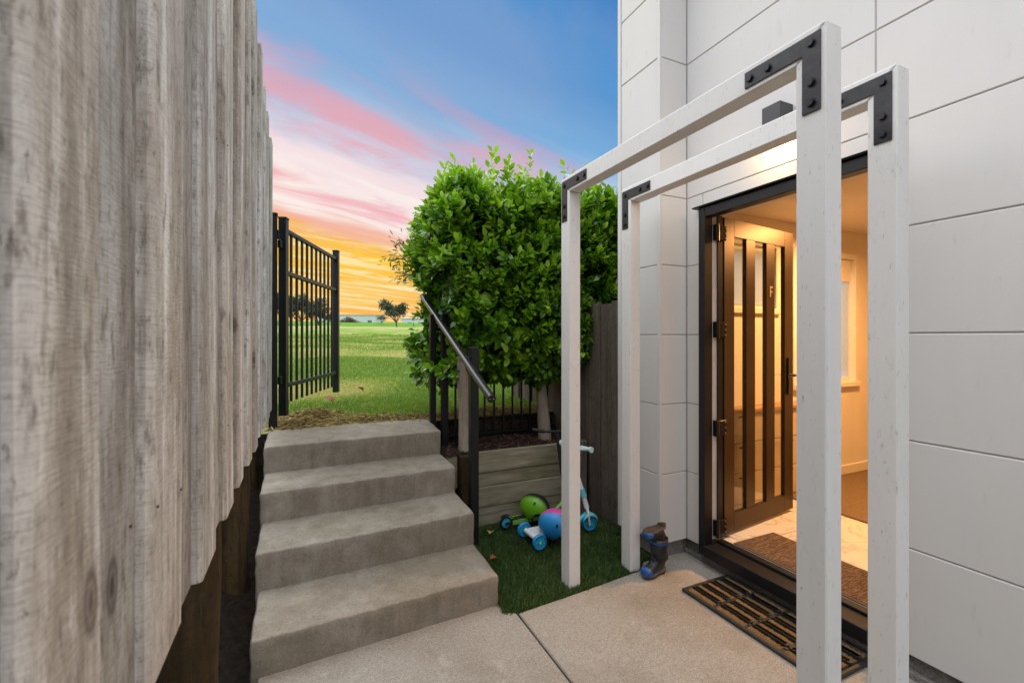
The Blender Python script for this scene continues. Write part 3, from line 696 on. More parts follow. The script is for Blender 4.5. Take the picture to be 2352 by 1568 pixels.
# ------------------------------------------------------------------ gate, metal fence, handrail
gp = empty('gate_post', (-.205, 3.90, .70), 'black square metal gate post at the end of the paling fence', 'post')
obj('shaft', box(-.232, -.175, 3.872, 3.930, .70, 2.355, .003), M['alu'], gp); obj('cap', box(-.236, -.171, 3.868, 3.934, 2.3555, 2.375, .004), M['alu'], gp)
obj('latch', box(-.1745, -.158, 3.89, 3.912, 2.18, 2.25, .002), M['alu'], gp)
gate = empty('metal_gate', (-.145, 3.97, .82), 'black vertical bar metal gate standing open on the lawn', 'gate')
gate.rotation_euler = (0, 0, math.atan2(5.33-4.0, .345+.14)); GL = 1.415
def gpart(name, bm, mat='alu', parent=None): return obj(name, bm, M[mat], parent or gate, local=True)
gs = gpart('hinge_stile', box(0, .058, -.029, .029, 0, 1.535, .003)); gpart('cap', box(-.003, .061, -.032, .032, 1.5355, 1.552, .003), 'alu', gs)
gs = gpart('latch_stile', box(GL-.058, GL, -.029, .029, .02, 1.535, .003)); gpart('cap', box(GL-.061, GL+.003, -.032, .032, 1.5355, 1.552, .003), 'alu', gs)
for z0 in (.215, 1.105, 1.440): gpart('rail', box(.0585, GL-.0585, -.017, .017, z0, z0+.034, .004))
NBAR = 10
for k in range(NBAR):
    xx = .058+(GL-.116)*(k+1)/(NBAR+1); gpart('bar', box(xx-.0095, xx+.0095, -.0095, .0095, .09, 1.4395, .002))
for z0 in (.25, 1.30): gpart('hinge', box(-.055, -.001, -.012, .012, z0, z0+.06, .003))

mf = empty('bar_fence', (1.55, 3.66, .56), 'black metal bar fence behind the planter trees', 'fence')
obj('post', box(.945, .992, 3.635, 3.682, .66, 1.62, .003), M['alu'], mf)
for z0 in (.597, 1.48): obj('rail', box(.9925, 2.12, 3.642, 3.676, z0, z0+.030, .003), M['alu'], mf)
for k in range(12):
    xx = 1.075+k*.0875; obj('bar', box(xx-.008, xx+.008, 3.651, 3.667, .545, 1.60, .002), M['alu'], mf)

hr = empty('handrail', (1.02, 3.1, 0), 'sloping black tube handrail on two square posts beside the steps', 'handrail')
obj('post', box(1.040, 1.098, 2.925, 2.983, -.02, 1.365, .003), M['alu'], hr)
obj('post', box(1.010, 1.062, 3.520, 3.572, .45, 1.62, .003), M['alu'], hr)
p0, p1 = Vector((.992, 2.44, 1.078)), Vector((.992, 4.10, 1.806))
rl = obj('tube', tube([p0, p1], .0255, 24), M['rail_black'], hr); autosmooth(rl)
dv = (p1-p0).normalized(); obj('end_cap', disc_cyl(p0-dv*.002, dv, .0262, .006, 24, .001), M['alu'], hr)
for sx in (-.012, .012): obj('rivet', disc_cyl(p0-dv*.0055+Vector((sx, 0, 0)), dv, .0028, .003, 8), M['screw'], hr)
for yy, zz in ((2.954, 1.290), (3.546, 1.550)): obj('bracket', box(1.000, 1.041, yy-.018, yy+.018, zz-.012, zz+.012, .003), M['alu'], hr)

# ------------------------------------------------------------------ planter: retaining wall, soil, side fence
rw = empty('retaining_wall', (1.6, 3.22, 0), 'low mossy timber sleeper wall holding the planter bed', 'retaining wall')
for z0, z1, dy in ((-.02, .147, .012), (.151, .302, .004), (.306, .408, .010), (.412, .566, .0)):
    obj('sleeper', box(1.175, 2.10, 3.205+dy, 3.250+dy, z0, z1, .006, 2), M['sleeper'], rw)
obj('post', box(1.06, 1.165, 3.19, 3.30, -.03, .552, .010, 2), M['post_wood'], rw)
obj('sleeper', box(.965, 1.055, 3.262, 3.30, .30, .545, .006), M['sleeper'], rw)
obj('post', box(2.055, 2.115, 3.12, 3.200, -.03, .59, .008), M['paling_dark'], rw)
bm = bmesh.new(); n, m_ = 46, 26; g_ = {}
for i in range(n+1):
    for j in range(m_+1):
        x = .955+(2.14-.955)*i/n; y = 3.255+(3.80-3.255)*j/m_
        g_[i, j] = bm.verts.new((x, y, .545+.05*max(0, (y-3.3))+2.2*max(0, min(y, 3.728)-3.662)+random.uniform(-.007, .007)+.012*math.sin(x*9+y*7)))
for i in range(n):
    for j in range(m_): bm.faces.new((g_[i, j], g_[i+1, j], g_[i+1, j+1], g_[i, j+1]))
tag(obj('planter_soil', bm, M['soil'], smooth=True), kind='structure')

sf = empty('side_fence', (2.15, 3.4, 0), 'dark brown timber paling fence between the house corner and planter', 'fence')
yy = 2.69; k = 0
while yy < 4.6:
    wd = .146; xf = 2.140+(0 if k % 2 == 0 else .012); obj('paling', box(xf, xf+.018, yy, yy+wd, .02, 1.70+random.uniform(-.01, .01), .002), M['paling_dark'], sf); yy += wd+.003; k += 1
for z0 in (.3, 1.0, 1.5): obj('rail', box(2.1705, 2.215, 2.69, 4.6, z0, z0+.09, .003), M['paling_dark'], sf)

# ------------------------------------------------------------------ foliage
LEAF_V = np.array([(0, 0, 0), (.16, .20, .035), (.30, .46, .055), (.20, .76, .03), (0, 1.0, -.06), (-.20, .76, .03), (-.30, .46, .055), (-.16, .20, .035), (0, .45, 0), (0, .78, -.02)], float)
LEAF_F = np.array([(0, 1, 2, 8), (8, 2, 3, 9), (0, 8, 6, 7), (8, 9, 5, 6), (9, 3, 4, 4), (9, 4, 5, 5)])
LEAF_Q = np.array([(0, 1, 2, 8), (8, 2, 3, 9), (7, 0, 8, 6), (6, 8, 9, 5), (9, 3, 4, 5)])
def basis(dirs, ups):
    """rows: leaf axis (y) along dirs, leaf normal (z) near ups"""
    Y = dirs/np.linalg.norm(dirs, axis=1, keepdims=True)
    X = np.cross(Y, ups); X /= (np.linalg.norm(X, axis=1, keepdims=True)+1e-9); Z = np.cross(X, Y)
    return np.stack([X, Y, Z], 2)
def leaves_mesh(P, D, U, S, tmpl=LEAF_V, quads=LEAF_Q, wide=1.0):
    B = basis(D, U); T_ = tmpl*np.array([wide, 1, 1]); V = np.einsum('nij,kj->nki', B, T_)*S[:, None, None]+P[:, None, :]
    n, k = len(P), len(tmpl); F = (quads[None]+(np.arange(n)*k)[:, None, None]).reshape(-1, 4)
    return V.reshape(-1, 3), F
def hedge_tree(name, label, base, lean, boxc, half, nleaf, nbig, shared_leaf, lobes=()):
    root = empty(name, base, label, 'tree', 'planter hedge trees')
    b = Vector(base); mid = b+Vector(lean)*.55; top = b+Vector(lean)
    tr = tube([b-Vector((0, 0, .05)), b+Vector((0, 0, .02)), b.lerp(mid, .6)+Vector((.006, 0, 0)), mid, top], [.062, .058, .050, .047, .038], 14)
    trunk = autosmooth(obj('trunk', tr, M['bark_pale'], root), 60)
    c = Vector(boxc)
    for k in range(7):
        e = c+Vector((random.uniform(-.7, .7)*half[0], random.uniform(-.6, .6)*half[1], random.uniform(-.3, .7)*half[2])); s = mid.lerp(top, random.uniform(0, 1))
        q = s.lerp(e, .5)+Vector((0, 0, .08)); autosmooth(obj('branch', tube([s, q, e], [.026, .018, .008], 8), M['bark_pale'], trunk), 60)
    # clumps on the clipped outer shell
    ncl = nleaf//12; u = rng.uniform(-1, 1, size=(ncl*3, 3)); ax_ = rng.integers(0, 3, ncl*3); u[np.arange(ncl*3), ax_] = np.sign(u[np.arange(ncl*3), ax_])
    q = u/((np.abs(u)**6).sum(1)**(1/6))[:, None]; u = u/np.linalg.norm(u, axis=1, keepdims=True)     # box-like rounded shell
    keep = ~((u[:, 2] < -.35) & (rng.random(ncl*3) < .55)); q = q[keep][:ncl]; u = u[keep][:ncl]
    depth = 1-np.abs(rng.normal(0, .15, len(q))); lump = 1+.05*np.sin(q[:, 0]*7+q[:, 2]*5)+.04*np.sin(q[:, 2]*11+q[:, 1]*6)
    C = np.array(boxc)+q*np.array(half)*(depth*lump)[:, None]
    low = C[:, 2] < boxc[2]-half[2]*.75; C[low, 2] += rng.uniform(-.10, .15, low.sum())
    out = u/np.array(half); out /= np.linalg.norm(out, axis=1, keepdims=True)
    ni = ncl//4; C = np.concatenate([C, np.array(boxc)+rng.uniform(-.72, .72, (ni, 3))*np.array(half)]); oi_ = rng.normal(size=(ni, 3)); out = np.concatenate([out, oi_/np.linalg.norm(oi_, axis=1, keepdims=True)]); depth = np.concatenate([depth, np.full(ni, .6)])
    for lc, lh, ln in lobes:                                  # lower hanging sprays
        o2 = rng.normal(size=(ln, 3)); o2 /= np.linalg.norm(o2, axis=1, keepdims=True); C = np.concatenate([C, np.array(lc)+o2*np.array(lh)*rng.uniform(.5, 1, (ln, 1))]); out = np.concatenate([out, o2]); depth = np.concatenate([depth, np.full(ln, .85)])
    young = rng.normal(0, .14, len(C))
    # loose young shoots standing out of the clipped top
    ns = 30; sp_ = np.stack([boxc[0]+rng.uniform(-.85, .85, ns)*half[0], boxc[1]+rng.uniform(-.8, .5, ns)*half[1], np.full(ns, boxc[2]+half[2])+rng.uniform(-.02, .17, ns)], 1)
    C = np.concatenate([C, sp_]); out = np.concatenate([out, np.tile([0, 0, 1.], (ns, 1))]); depth = np.concatenate([depth, np.ones(ns)]); young = np.concatenate([young, np.full(ns, .25)])
    Ps, Ds, Us, Ss, As = [], [], [], [], []
    for i in range(len(C)):
        shoot = out[i]*.7+np.array([0, 0, .55])+rng.normal(0, .35, 3); shoot /= np.linalg.norm(shoot)
        if C[i, 2] < boxc[2]-half[2]*.6: shoot = shoot*np.array([1, 1, -.3])
        nl = rng.integers(9, 16); t = np.linspace(-.06, .075, nl)*(1.0 if i < len(C)-ns else 1.5)
        for k in range(nl):
            a = k*2.4+rng.uniform(-.4, .4); side = np.cross(shoot, [math.cos(a), math.sin(a), .3]); side /= np.linalg.norm(side)+1e-9
            spread = .35+.75*(nl-k)/nl
            d_ = shoot*(1.15-spread*.6)+side*spread+np.array([0, 0, -.12]); Ps.append(C[i]+shoot*t[k]+side*.006)
            Ds.append(d_); Us.append(shoot*.8+np.array([0, 0, .5])+out[i]*.4+rng.normal(0, .25, 3)); sz = rng.uniform(.040, .102)*(1-.25*k/nl); Ss.append(sz)
            tip = k/nl; As.append(np.clip(.34+.42*tip**2+.25*(depth[i]-.85)*3+young[i]+rng.normal(0, .12), 0, 1))  # leaves deeper inside get darker colour, crown shade put into the leaf tone
    P, D, U, S, A = map(np.array, (Ps, Ds, Us, Ss, As))
    ok = ~((P[:, 0] > 2.03) & (P[:, 1] < 2.76)) & ~((P[:, 0] < 1.04) & (P[:, 1] < 3.74) & (P[:, 2] > 1.22) & (P[:, 2] < 1.95)) & ~((P[:, 0] < 1.03) & (P[:, 1] < 4.12) & (P[:, 2] > 1.45) & (P[:, 2] < 1.86)); P, D, U, S, A = P[ok], D[ok], U[ok], S[ok], A[ok]
    # the leaves nearest the viewer on the outside become leaves of their own
    cd = P-np.array([0, 0, 1.43]); dist = np.linalg.norm(cd, axis=1); vis = (D*-cd).sum(1)/dist
    score = -dist+.5*S*10+rng.random(len(P))*.9; idx = np.argsort(-score)[:nbig*4]; pick = rng.choice(idx, nbig, replace=False)
    rest = np.ones(len(P), bool); rest[pick] = False
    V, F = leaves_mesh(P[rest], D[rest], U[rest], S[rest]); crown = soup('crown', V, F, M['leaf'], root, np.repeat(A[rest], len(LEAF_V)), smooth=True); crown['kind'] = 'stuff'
    B = basis(D[pick], U[pick])
    for j, i in enumerate(pick):
        me = shared_leaf[min(3, int(A[i]*4))]; o = bpy.data.objects.new('leaf', me); COL.objects.link(o); o.parent = crown
        m4 = Matrix.Identity(4)
        for r_ in range(3):
            for c_ in range(3): m4[r_][c_] = B[j][r_][c_]*S[i]
            m4[r_][3] = P[i][r_]-base[r_]
        o.matrix_parent_inverse = Matrix.Identity(4); o.matrix_basis = m4
    return root
shared = []
for q_ in (.2, .42, .66, .9):
    me = bpy.data.meshes.new('leaf'); me.from_pydata(LEAF_V.tolist(), [], LEAF_Q.tolist()); me.materials.append(M['leaf'])
    at = me.attributes.new('vary', 'FLOAT', 'POINT'); at.data.foreach_set('value', [q_]*len(LEAF_V)); me.polygons.foreach_set('use_smooth', [True]*len(me.polygons)); shared.append(me)
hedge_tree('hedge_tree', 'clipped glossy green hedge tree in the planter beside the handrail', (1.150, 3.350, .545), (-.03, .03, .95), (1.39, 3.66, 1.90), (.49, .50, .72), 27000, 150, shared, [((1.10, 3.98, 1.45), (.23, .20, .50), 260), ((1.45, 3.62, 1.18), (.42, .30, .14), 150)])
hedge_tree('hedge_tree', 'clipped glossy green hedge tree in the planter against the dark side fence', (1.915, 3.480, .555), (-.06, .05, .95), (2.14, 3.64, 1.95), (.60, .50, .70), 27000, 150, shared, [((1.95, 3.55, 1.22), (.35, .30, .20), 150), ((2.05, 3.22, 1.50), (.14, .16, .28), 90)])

def blades(name, P, h, w, var, mat, kind='stuff', bend=.5, label=None):
    n = len(P); a = rng.uniform(0, 2*math.pi, n); dx, dy = np.cos(a), np.sin(a); l = rng.uniform(.1, bend, n)*h; b = rng.uniform(0, 2*math.pi, n)
    V = np.zeros((n, 5, 3)); V[:, 0] = P; V[:, 1] = P; V[:, 0, 0] -= dx*w/2; V[:, 0, 1] -= dy*w/2; V[:, 1, 0] += dx*w/2; V[:, 1, 1] += dy*w/2
    V[:, 2] = V[:, 1]; V[:, 3] = V[:, 0]
    for q in (2, 3): V[:, q, 2] += h*.6; V[:, q, 0] += np.cos(b)*l*.4; V[:, q, 1] += np.sin(b)*l*.4
    V[:, 4] = P; V[:, 4, 2] += h; V[:, 4, 0] += np.cos(b)*l; V[:, 4, 1] += np.sin(b)*l
    i = np.arange(n)*5; F = np.concatenate([np.stack([i, i+1, i+2], 1), np.stack([i, i+2, i+3], 1), np.stack([i+3, i+2, i+4], 1)])
    o = soup(name, V.reshape(-1, 3), F, mat, attr=np.repeat(var, 5)); tag(o, label, None, None, kind); return o
# turf by the toys
n = 75000; P = np.stack([rng.uniform(.945, 2.16, n), rng.uniform(2.12, 3.22, n), np.full(n, -.008)], 1)
P = P[~((P[:, 0] > 2.05) & (P[:, 1] < 2.69))]; P = P[P[:, 1] > np.interp(P[:, 0], [.95, 1.02, 1.40, 1.885, 1.97, 2.3], [2.15, 2.135, 2.165, 2.215, 2.29, 2.3])+rng.normal(0, .006, len(P))]
n = len(P); patch = .5+.5*np.sin(P[:, 0]*5+1)*np.sin(P[:, 1]*6); v_ = np.clip(rng.normal(.42, .2, n)+.25*(patch-.5), 0, 1)
tag(blades('turf_grass', P, rng.uniform(.016, .036, n), rng.uniform(.0022, .0038, n), v_, M['turf'], bend=.9), 'short dark green artificial turf under the toys', 'turf')
# lawn blades, thinning with distance
def lawn_points(n, y0, y1, x0, x1):
    y = y0*(y1/y0)**rng.random(n); x = rng.uniform(x0, x1, n)*(y/y0)**.65; return np.stack([x, y, lawn_z(x, y)-.006], 1)
P = np.concatenate([lawn_points(110000, 3.95, 11, -1.3, 2.2), lawn_points(60000, 8, 30, -2.4, 5)])
n = len(P); dist = np.linalg.norm(P[:, :2], axis=1)
m1 = np.sin(P[:, 0]*.9+2*np.sin(P[:, 1]*.35))*np.sin(P[:, 1]*1.15+1); dry = np.clip((m1-.25)*2.0, 0, 1); edge = np.clip((4.50-.25*P[:, 0]-P[:, 1]+.2*np.sin(P[:, 0]*4+1))/.4, 0, 1)
m2 = np.sin(P[:, 0]*.31+1.7*np.sin(P[:, 1]*.21))*np.sin(P[:, 1]*.62+.4*np.sin(P[:, 0]*.8)); dry = np.clip(dry+np.clip((m2-.3)*1.6, 0, 1), 0, 1)
v_ = np.clip(rng.normal(.48, .17, n)+.48*dry+.45*edge*rng.random(n), 0, 1); hh = rng.uniform(.03, .065, n)*(1-.6*edge)*(.8+dist*.03)
keep = rng.random(n) > edge*.42; P, v_, hh = P[keep], v_[keep], hh[keep]; dist = dist[keep]
tag(blades('lawn_grass', P, hh, .0035+.0010*dist, v_, M['grass'], bend=.9), 'mown green grass covering the sloping field', 'grass')
# dry clippings along the top of the steps
def straw(n, cx, cy, sx, sy, pile):
    x = rng.normal(cx, sx, n); y = rng.normal(cy, sy, n); y = np.maximum(y, 3.80); x = np.clip(x, -.19, 2.05)
    top = pile*np.exp(-((x-cx)/sx)**2-((y-cy)/sy)**2); return np.stack([x, y, lawn_z(x, y)+.004+rng.random(n)*top], 1)
P = np.concatenate([straw(1500, .08, 4.25, .17, .14, .08), straw(800, .55, 3.94, .40, .07, .015), straw(350, .75, 4.03, .18, .07, .02), straw(1400, 1.5, 3.98, .35, .15, .03), straw(700, -.05, 4.0, .12, .12, .04), np.stack([rng.uniform(1.0, 2.1, 900), rng.uniform(3.70, 4.0, 900), .742+rng.random(900)*.02], 1)])
n = len(P); a = rng.uniform(0, 2*math.pi, n); D = np.stack([np.cos(a), np.sin(a), rng.uniform(-.15, .35, n)], 1); U = np.tile([0, 0, 1.], (n, 1))+rng.normal(0, .4, (n, 3))
V, F = leaves_mesh(P, D, U, rng.uniform(.03, .10, n), wide=.14)
tag(soup('dry_clippings', V, F, M['straw'], attr=np.repeat(rng.random(n), len(LEAF_V))), 'dry grass clippings heaped behind the top step', 'clippings', kind='stuff')
# bark chips in the planter
n = 900; P = np.stack([rng.uniform(.98, 2.1, n), rng.uniform(3.27, 3.75, n), np.zeros(n)], 1); P[:, 2] = .553+.05*np.maximum(0, P[:, 1]-3.3)+2.2*np.maximum(0, np.minimum(P[:, 1], 3.728)-3.662)+.012*np.sin(P[:, 0]*9+P[:, 1]*7)
a = rng.uniform(0, 2*math.pi, n); D = np.stack([np.cos(a), np.sin(a), rng.uniform(-.1, .4, n)], 1); V, F = leaves_mesh(P, D, np.tile([0, 0, 1.], (n, 1))+rng.normal(0, .5, (n, 3)), rng.uniform(.012, .035, n), wide=.7)
tag(soup('bark_mulch', V, F, M['twig_red'], attr=np.repeat(rng.random(n)*.5, len(LEAF_V))), 'dark bark mulch over the planter soil', 'mulch', kind='stuff')

def single_leaf(label, loc, yaw, size, val, pitch=.15, name='fallen_leaf'):
    V = LEAF_V.copy(); V[:, 2] += .25*np.abs(V[:, 0])+.12*np.sin(V[:, 1]*3)
    me = bpy.data.meshes.new(name); me.from_pydata((V*np.array([1.2, 1, 1])*size).tolist(), [], LEAF_Q.tolist()); me.materials.append(M['leaf_dry'])
    at = me.attributes.new('vary', 'FLOAT', 'POINT'); at.data.foreach_set('value', [val]*len(V)); me.polygons.foreach_set('use_smooth', [True]*len(me.polygons))
    so = bpy.data.objects.new(name, me); COL.objects.link(so); so.location = loc; so.rotation_euler = (pitch, 0, yaw); tag(so, label, 'leaf', 'fallen leaves'); ORIG[so.name] = Vector(loc)
    md = so.modifiers.new('thickness', 'SOLIDIFY'); md.thickness = .0012
single_leaf('yellow fallen leaf on the turf by the retaining wall', (1.235, 3.04, .03), 2.6, .075, 1.0, .3)
single_leaf('orange-red fallen leaf on the turf near the second step', (1.13, 2.66, .03), 1.9, .075, .25, .3)
single_leaf('small brown fallen leaf on the turf against the lowest step', (.985, 2.62, .03), .6, .06, .1)
single_leaf('pale orange fallen leaf lying on the green lawn', (.62, 5.35, .83), 2.2, .12, .6, .4)
single_leaf('orange fallen leaf in the grass beside the gate', (.27, 4.72, .80), .9, .12, .2, .5)
single_leaf('dark red fallen leaf at the edge of the top step', (.49, 3.90, .775), 1.3, .09, .0, .2)

# small shrub with narrow leaves that pokes out behind the hedge
def wispy(name, label, base, stems):
    root = empty(name, base, label, 'shrub'); bm = bmesh.new(); Ps, Ds, Us, Ss = [], [], [], []
    for pts in stems:
        pts = [Vector(p) for p in pts]; tube([tuple(p) for p in pts], [.012*(1-k/len(pts))+.003 for k in range(len(pts))], 6, bm)
        for a, b in zip(pts[1:], pts[2:]):
            for k in range(40):
                p = a.lerp(b, random.random())+Vector((random.gauss(0, .05), random.gauss(0, .05), random.gauss(0, .05))); d_ = (b-a).normalized()+Vector((random.gauss(0, .6), random.gauss(0, .6), random.gauss(0, .6)))
                Ps.append(p); Ds.append(d_); Us.append((random.gauss(0, .5), random.gauss(0, .5), 1)); Ss.append(random.uniform(.04, .085))
    obj('stem', bm, M['bark_far'], root); P = np.array([tuple(p) for p in Ps]); V, F = leaves_mesh(P, np.array([tuple(p) for p in Ds]), np.array(Us), np.array(Ss), wide=.42)
    c = soup('foliage', V, F, M['leaf_olive'], root, np.repeat(rng.random(len(P)), len(LEAF_V))); c['kind'] = 'stuff'
zb = float(lawn_z(1.3, 4.9))
wispy('narrow_leaf_shrub', 'grey green narrow leaved shrub poking out behind the hedge tree', (1.3, 4.9, zb),
      [[(1.45, 4.9, zb), (1.40, 4.9, 1.8), (1.15, 4.9, 2.18), (.97, 4.88, 2.27), (.84, 4.88, 2.24)], [(1.45, 4.9, zb), (1.38, 4.92, 1.8), (1.15, 4.9, 2.22), (1.0, 4.9, 2.38), (.93, 4.9, 2.46)], [(1.45, 4.9, zb), (1.4, 4.9, 1.75), (1.15, 4.9, 2.08), (1.02, 4.9, 2.10), (.93, 4.9, 2.08)]])

# ------------------------------------------------------------------ far things on the field
def far_tree(label, x, y, H, spread, seed, nleaf=2600, name='field_tree', crown_low=.38, lean=0.0):
    rr = random.Random(seed); z = float(lawn_z(x, y))-.05; root = empty(name, (x, y, z), label, 'tree', 'trees far off on the field'); b = Vector((x, y, z))
    tips = []; fork = b+Vector((lean*.1, 0, H*.16)); tr = autosmooth(obj('trunk', tube([b, fork], [H*.035, H*.026], 8), M['bark_far'], root))
    bm = bmesh.new()
    for k in range(9):
        a = 2*math.pi*k/9+rr.uniform(-.3, .3); rad = spread*rr.uniform(.25, .95); e = b+Vector((math.cos(a)*rad+lean, math.sin(a)*rad, H*(rr.uniform(.62, .97)-.20*(rad/spread)**2)))
        m_ = fork.lerp(e, .5)+Vector((0, 0, -H*.03)); tube([fork, m_, e], [H*.016, H*.010, H*.004], 5, bm); tips.append(e); tips.append(m_.lerp(e, .6)+Vector((rr.uniform(-.2, .2)*spread, rr.uniform(-.2, .2)*spread, H*.05)))
        for q in range(2):
            e2 = e+Vector((rr.uniform(-.35, .35)*spread, rr.uniform(-.35, .35)*spread, H*rr.uniform(-.16, .06))); tube([m_.lerp(e, .5), e2], [H*.007, H*.003], 4, bm); tips.append(e2)
    obj('limbs', bm, M['bark_far'], tr)
    T_ = np.array([tuple(t) for t in tips]); ci = rng.integers(0, len(T_), nleaf); P = T_[ci]+rng.normal(0, 1, (nleaf, 3))*np.array([.13, .13, .075])*spread
    D = rng.normal(size=(nleaf, 3)); U = rng.normal(size=(nleaf, 3))+np.array([0, 0, .8]); V, F = leaves_mesh(P, D, U, rng.uniform(.05, .10, nleaf)*H*.85, wide=1.1)
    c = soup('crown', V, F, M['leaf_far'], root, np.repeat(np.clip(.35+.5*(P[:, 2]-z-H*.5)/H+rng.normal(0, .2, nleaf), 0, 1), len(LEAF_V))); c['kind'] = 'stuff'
def at(u, d):   # field position from bearing (fraction of the focal length right of the view axis) and distance
    return d*(.4181+.9084*u), d*(.9084-.4181*u)
x, y = at(-.2535, 82); far_tree('small spreading tree standing alone on the field left of the hedge', x, y, 4.9, 2.5, 3, 2200, lean=-.5)
x, y = at(-.463, 88); far_tree('dense rounded tree on the field seen through the gate bars', x, y, 6.3, 3.6, 5, 3000)
x, y = at(-.425, 92); far_tree('smaller rounded tree seen through the gate bars, right of the dense one', x, y, 5.2, 2.6, 8, 2200)
x, y = at(-.508, 86); far_tree('rounded tree seen in the slit between gate and gate post', x, y, 6.2, 2.6, 11, 2000)
x, y = at(-.286, 104); far_tree('low dark bush on the ridge left of the lone tree', x, y, 2.2, 1.4, 13, 900, 'field_bush')
def red_bush(label, x, y, W, H):
    z = float(lawn_z(x, y)); root = empty('bare_bush', (x, y, z), label, 'bush'); bm = bmesh.new()
    for k in range(60):
        a = random.uniform(0, math.pi); t_ = random.uniform(-1, 1); L_ = random.uniform(.5, 1); s = Vector((x+t_*W*.35, y+random.uniform(-.5, .5), z-.1)); e = s+Vector((t_*W*.3+random.uniform(-.3, .3), random.uniform(-.4, .4), H*L_*(1-.5*abs(t_))+.1))
        tube([s, s.lerp(e, .5)+Vector((random.uniform(-.1, .1), 0, .1)), e], [.035, .025, .01], 4, bm)
    obj('stems', bm, M['bark_far'], root); n = 900; P = np.stack([rng.normal(x, W*.33, n), rng.normal(y, .4, n), np.zeros(n)], 1); P[:, 2] = z+rng.random(n)*H*np.exp(-((P[:, 0]-x)/(W*.42))**2)
    V, F = leaves_mesh(P, rng.normal(size=(n, 3)), rng.normal(size=(n, 3)), rng.uniform(.15, .3, n)); c = soup('foliage', V, F, M['twig_red'], root, np.repeat(rng.random(n), len(LEAF_V))); c['kind'] = 'stuff'
x, y = at(-.359, 108); red_bush('reddish brown bush in front of the far pale building', x, y, 3.6, 1.3)
def far_building(label, u0, u1, d, h, roofdz, nwin):
    x0, y0 = at(u0, d); x1, y1 = at(u1, d); L_ = math.hypot(x1-x0, y1-y0); z = float(lawn_z((x0+x1)/2, y0))-1.0
    root = empty('far_building', ((x0+x1)/2, (y0+y1)/2, z), label, 'building'); root.rotation_euler = (0, 0, math.atan2(y1-y0, x1-x0))
    obj('wall', box(-L_/2, L_/2, 0, 9, 0, h), M['far_wall'], root, local=True)
    obj('roof', prism([(-.15, h+.001), (9.2, h+.001), (9.2, h+.55), (4.5, h+roofdz), (-.15, h+.16)], 'x', -L_/2-.2, L_/2+.2), M['far_roof'], root, local=True)
    for k in range(nwin):
        xx = -L_/2+(k+.6)*L_/nwin; obj('window', box(xx, xx+1.2, -.05, .05, h*.45, h*.45+.8), M['far_window'], root, local=True)
far_building('long pale blue building beyond the field behind the lone tree', -.430, -.300, 130, 4.1, .30, 3)
far_building('low grey building beyond the field at the hedge edge', -.243, -.175, 140, 3.5, .5, 3)

# ------------------------------------------------------------------ doormats
dm = empty('doormat', (2.13, 1.55, 0), 'black rubber doormat with coir strips on the patio', 'doormat')
X0, X1, Y0, Y1 = 1.945, 2.305, 1.150, 1.935
obj('base', box(X0+.004, X1-.004, Y0+.004, Y1-.004, .0012, .007), M['rubber'], dm)
for a in ((X0, X0+.020, Y0, Y1), (X1-.020, X1, Y0, Y1)): obj('border', box(a[0], a[1], a[2], a[3], .001, .019, .004), M['rubber'], dm)
for yy in (Y0, Y1-.020): obj('border', box(X0+.0205, X1-.0205, yy, yy+.020, .001, .019, .004), M['rubber'], dm)
cells = 4; cw = (Y1-Y0-.04)/cells
for k in range(1, cells):
    bm = bmesh.new(); n = 16; yc = Y0+.02+k*cw
    for q in range(n):
        xa = X0+.021+(X1-X0-.042)*q/n; box(xa, xa+(X1-X0-.042)/n*.98, yc-.009, yc+.009, .0012, .017+.005*(q % 2), .002, bm=bm)
    obj('cross_bar', bm, M['rubber'], dm)
nrow = 9; rw_ = (X1-X0-.042)/nrow
for c_ in range(cells):
    for r_ in range(nrow):
        xa = X0+.021+r_*rw_; ya = Y0+.0205+c_*cw+.009; yb = ya+cw-.018
        if r_ % 2 == 0:
            bm = bmesh.new(); n = 26
            rings = []
            for q in range(n+1):
                t_ = q/n; w_ = rw_*.52+random.uniform(-.002, .002); hh_ = .018+random.uniform(-.002, .003); xm = xa+rw_/2+random.uniform(-.001, .001); yy = ya+(yb-ya)*t_
                rings.append([(xm-w_, yy, .007), (xm-w_*.9, yy, hh_*.8), (xm-w_*.4, yy, hh_), (xm+w_*.4, yy, hh_), (xm+w_*.9, yy, hh_*.8), (xm+w_, yy, .007)])
            obj('coir_strip', loft(rings), M['coir'], dm)
        else:
            bm = bmesh.new(); n = 13
            for q in range(n):
                yy = ya+(yb-ya)*(q+.5)/n; rr_ = rw_*.40; own = disc_cyl((xa+rw_/2, yy, .017), (0, 0, 1), rr_, .018, 8, .003); join(bm, own)
            obj('rubber_chain', bm, M['rubber'], dm)

im = empty('entrance_mat', (2.6, 1.6, .15), 'brown woven mat lying just inside the front door', 'doormat')
obj('field', box(2.452, 2.782, 1.225, 1.975, .1502, .1582, .002), M['weave'], im)
for a in ((2.432, 2.452, 1.205, 1.995), (2.782, 2.802, 1.205, 1.995), (2.4525, 2.7815, 1.205, 1.2245), (2.4525, 2.7815, 1.9755, 1.995)): obj('binding', box(a[0], a[1], a[2], a[3], .1502, .1566, .002), M['mat_edge'], im)

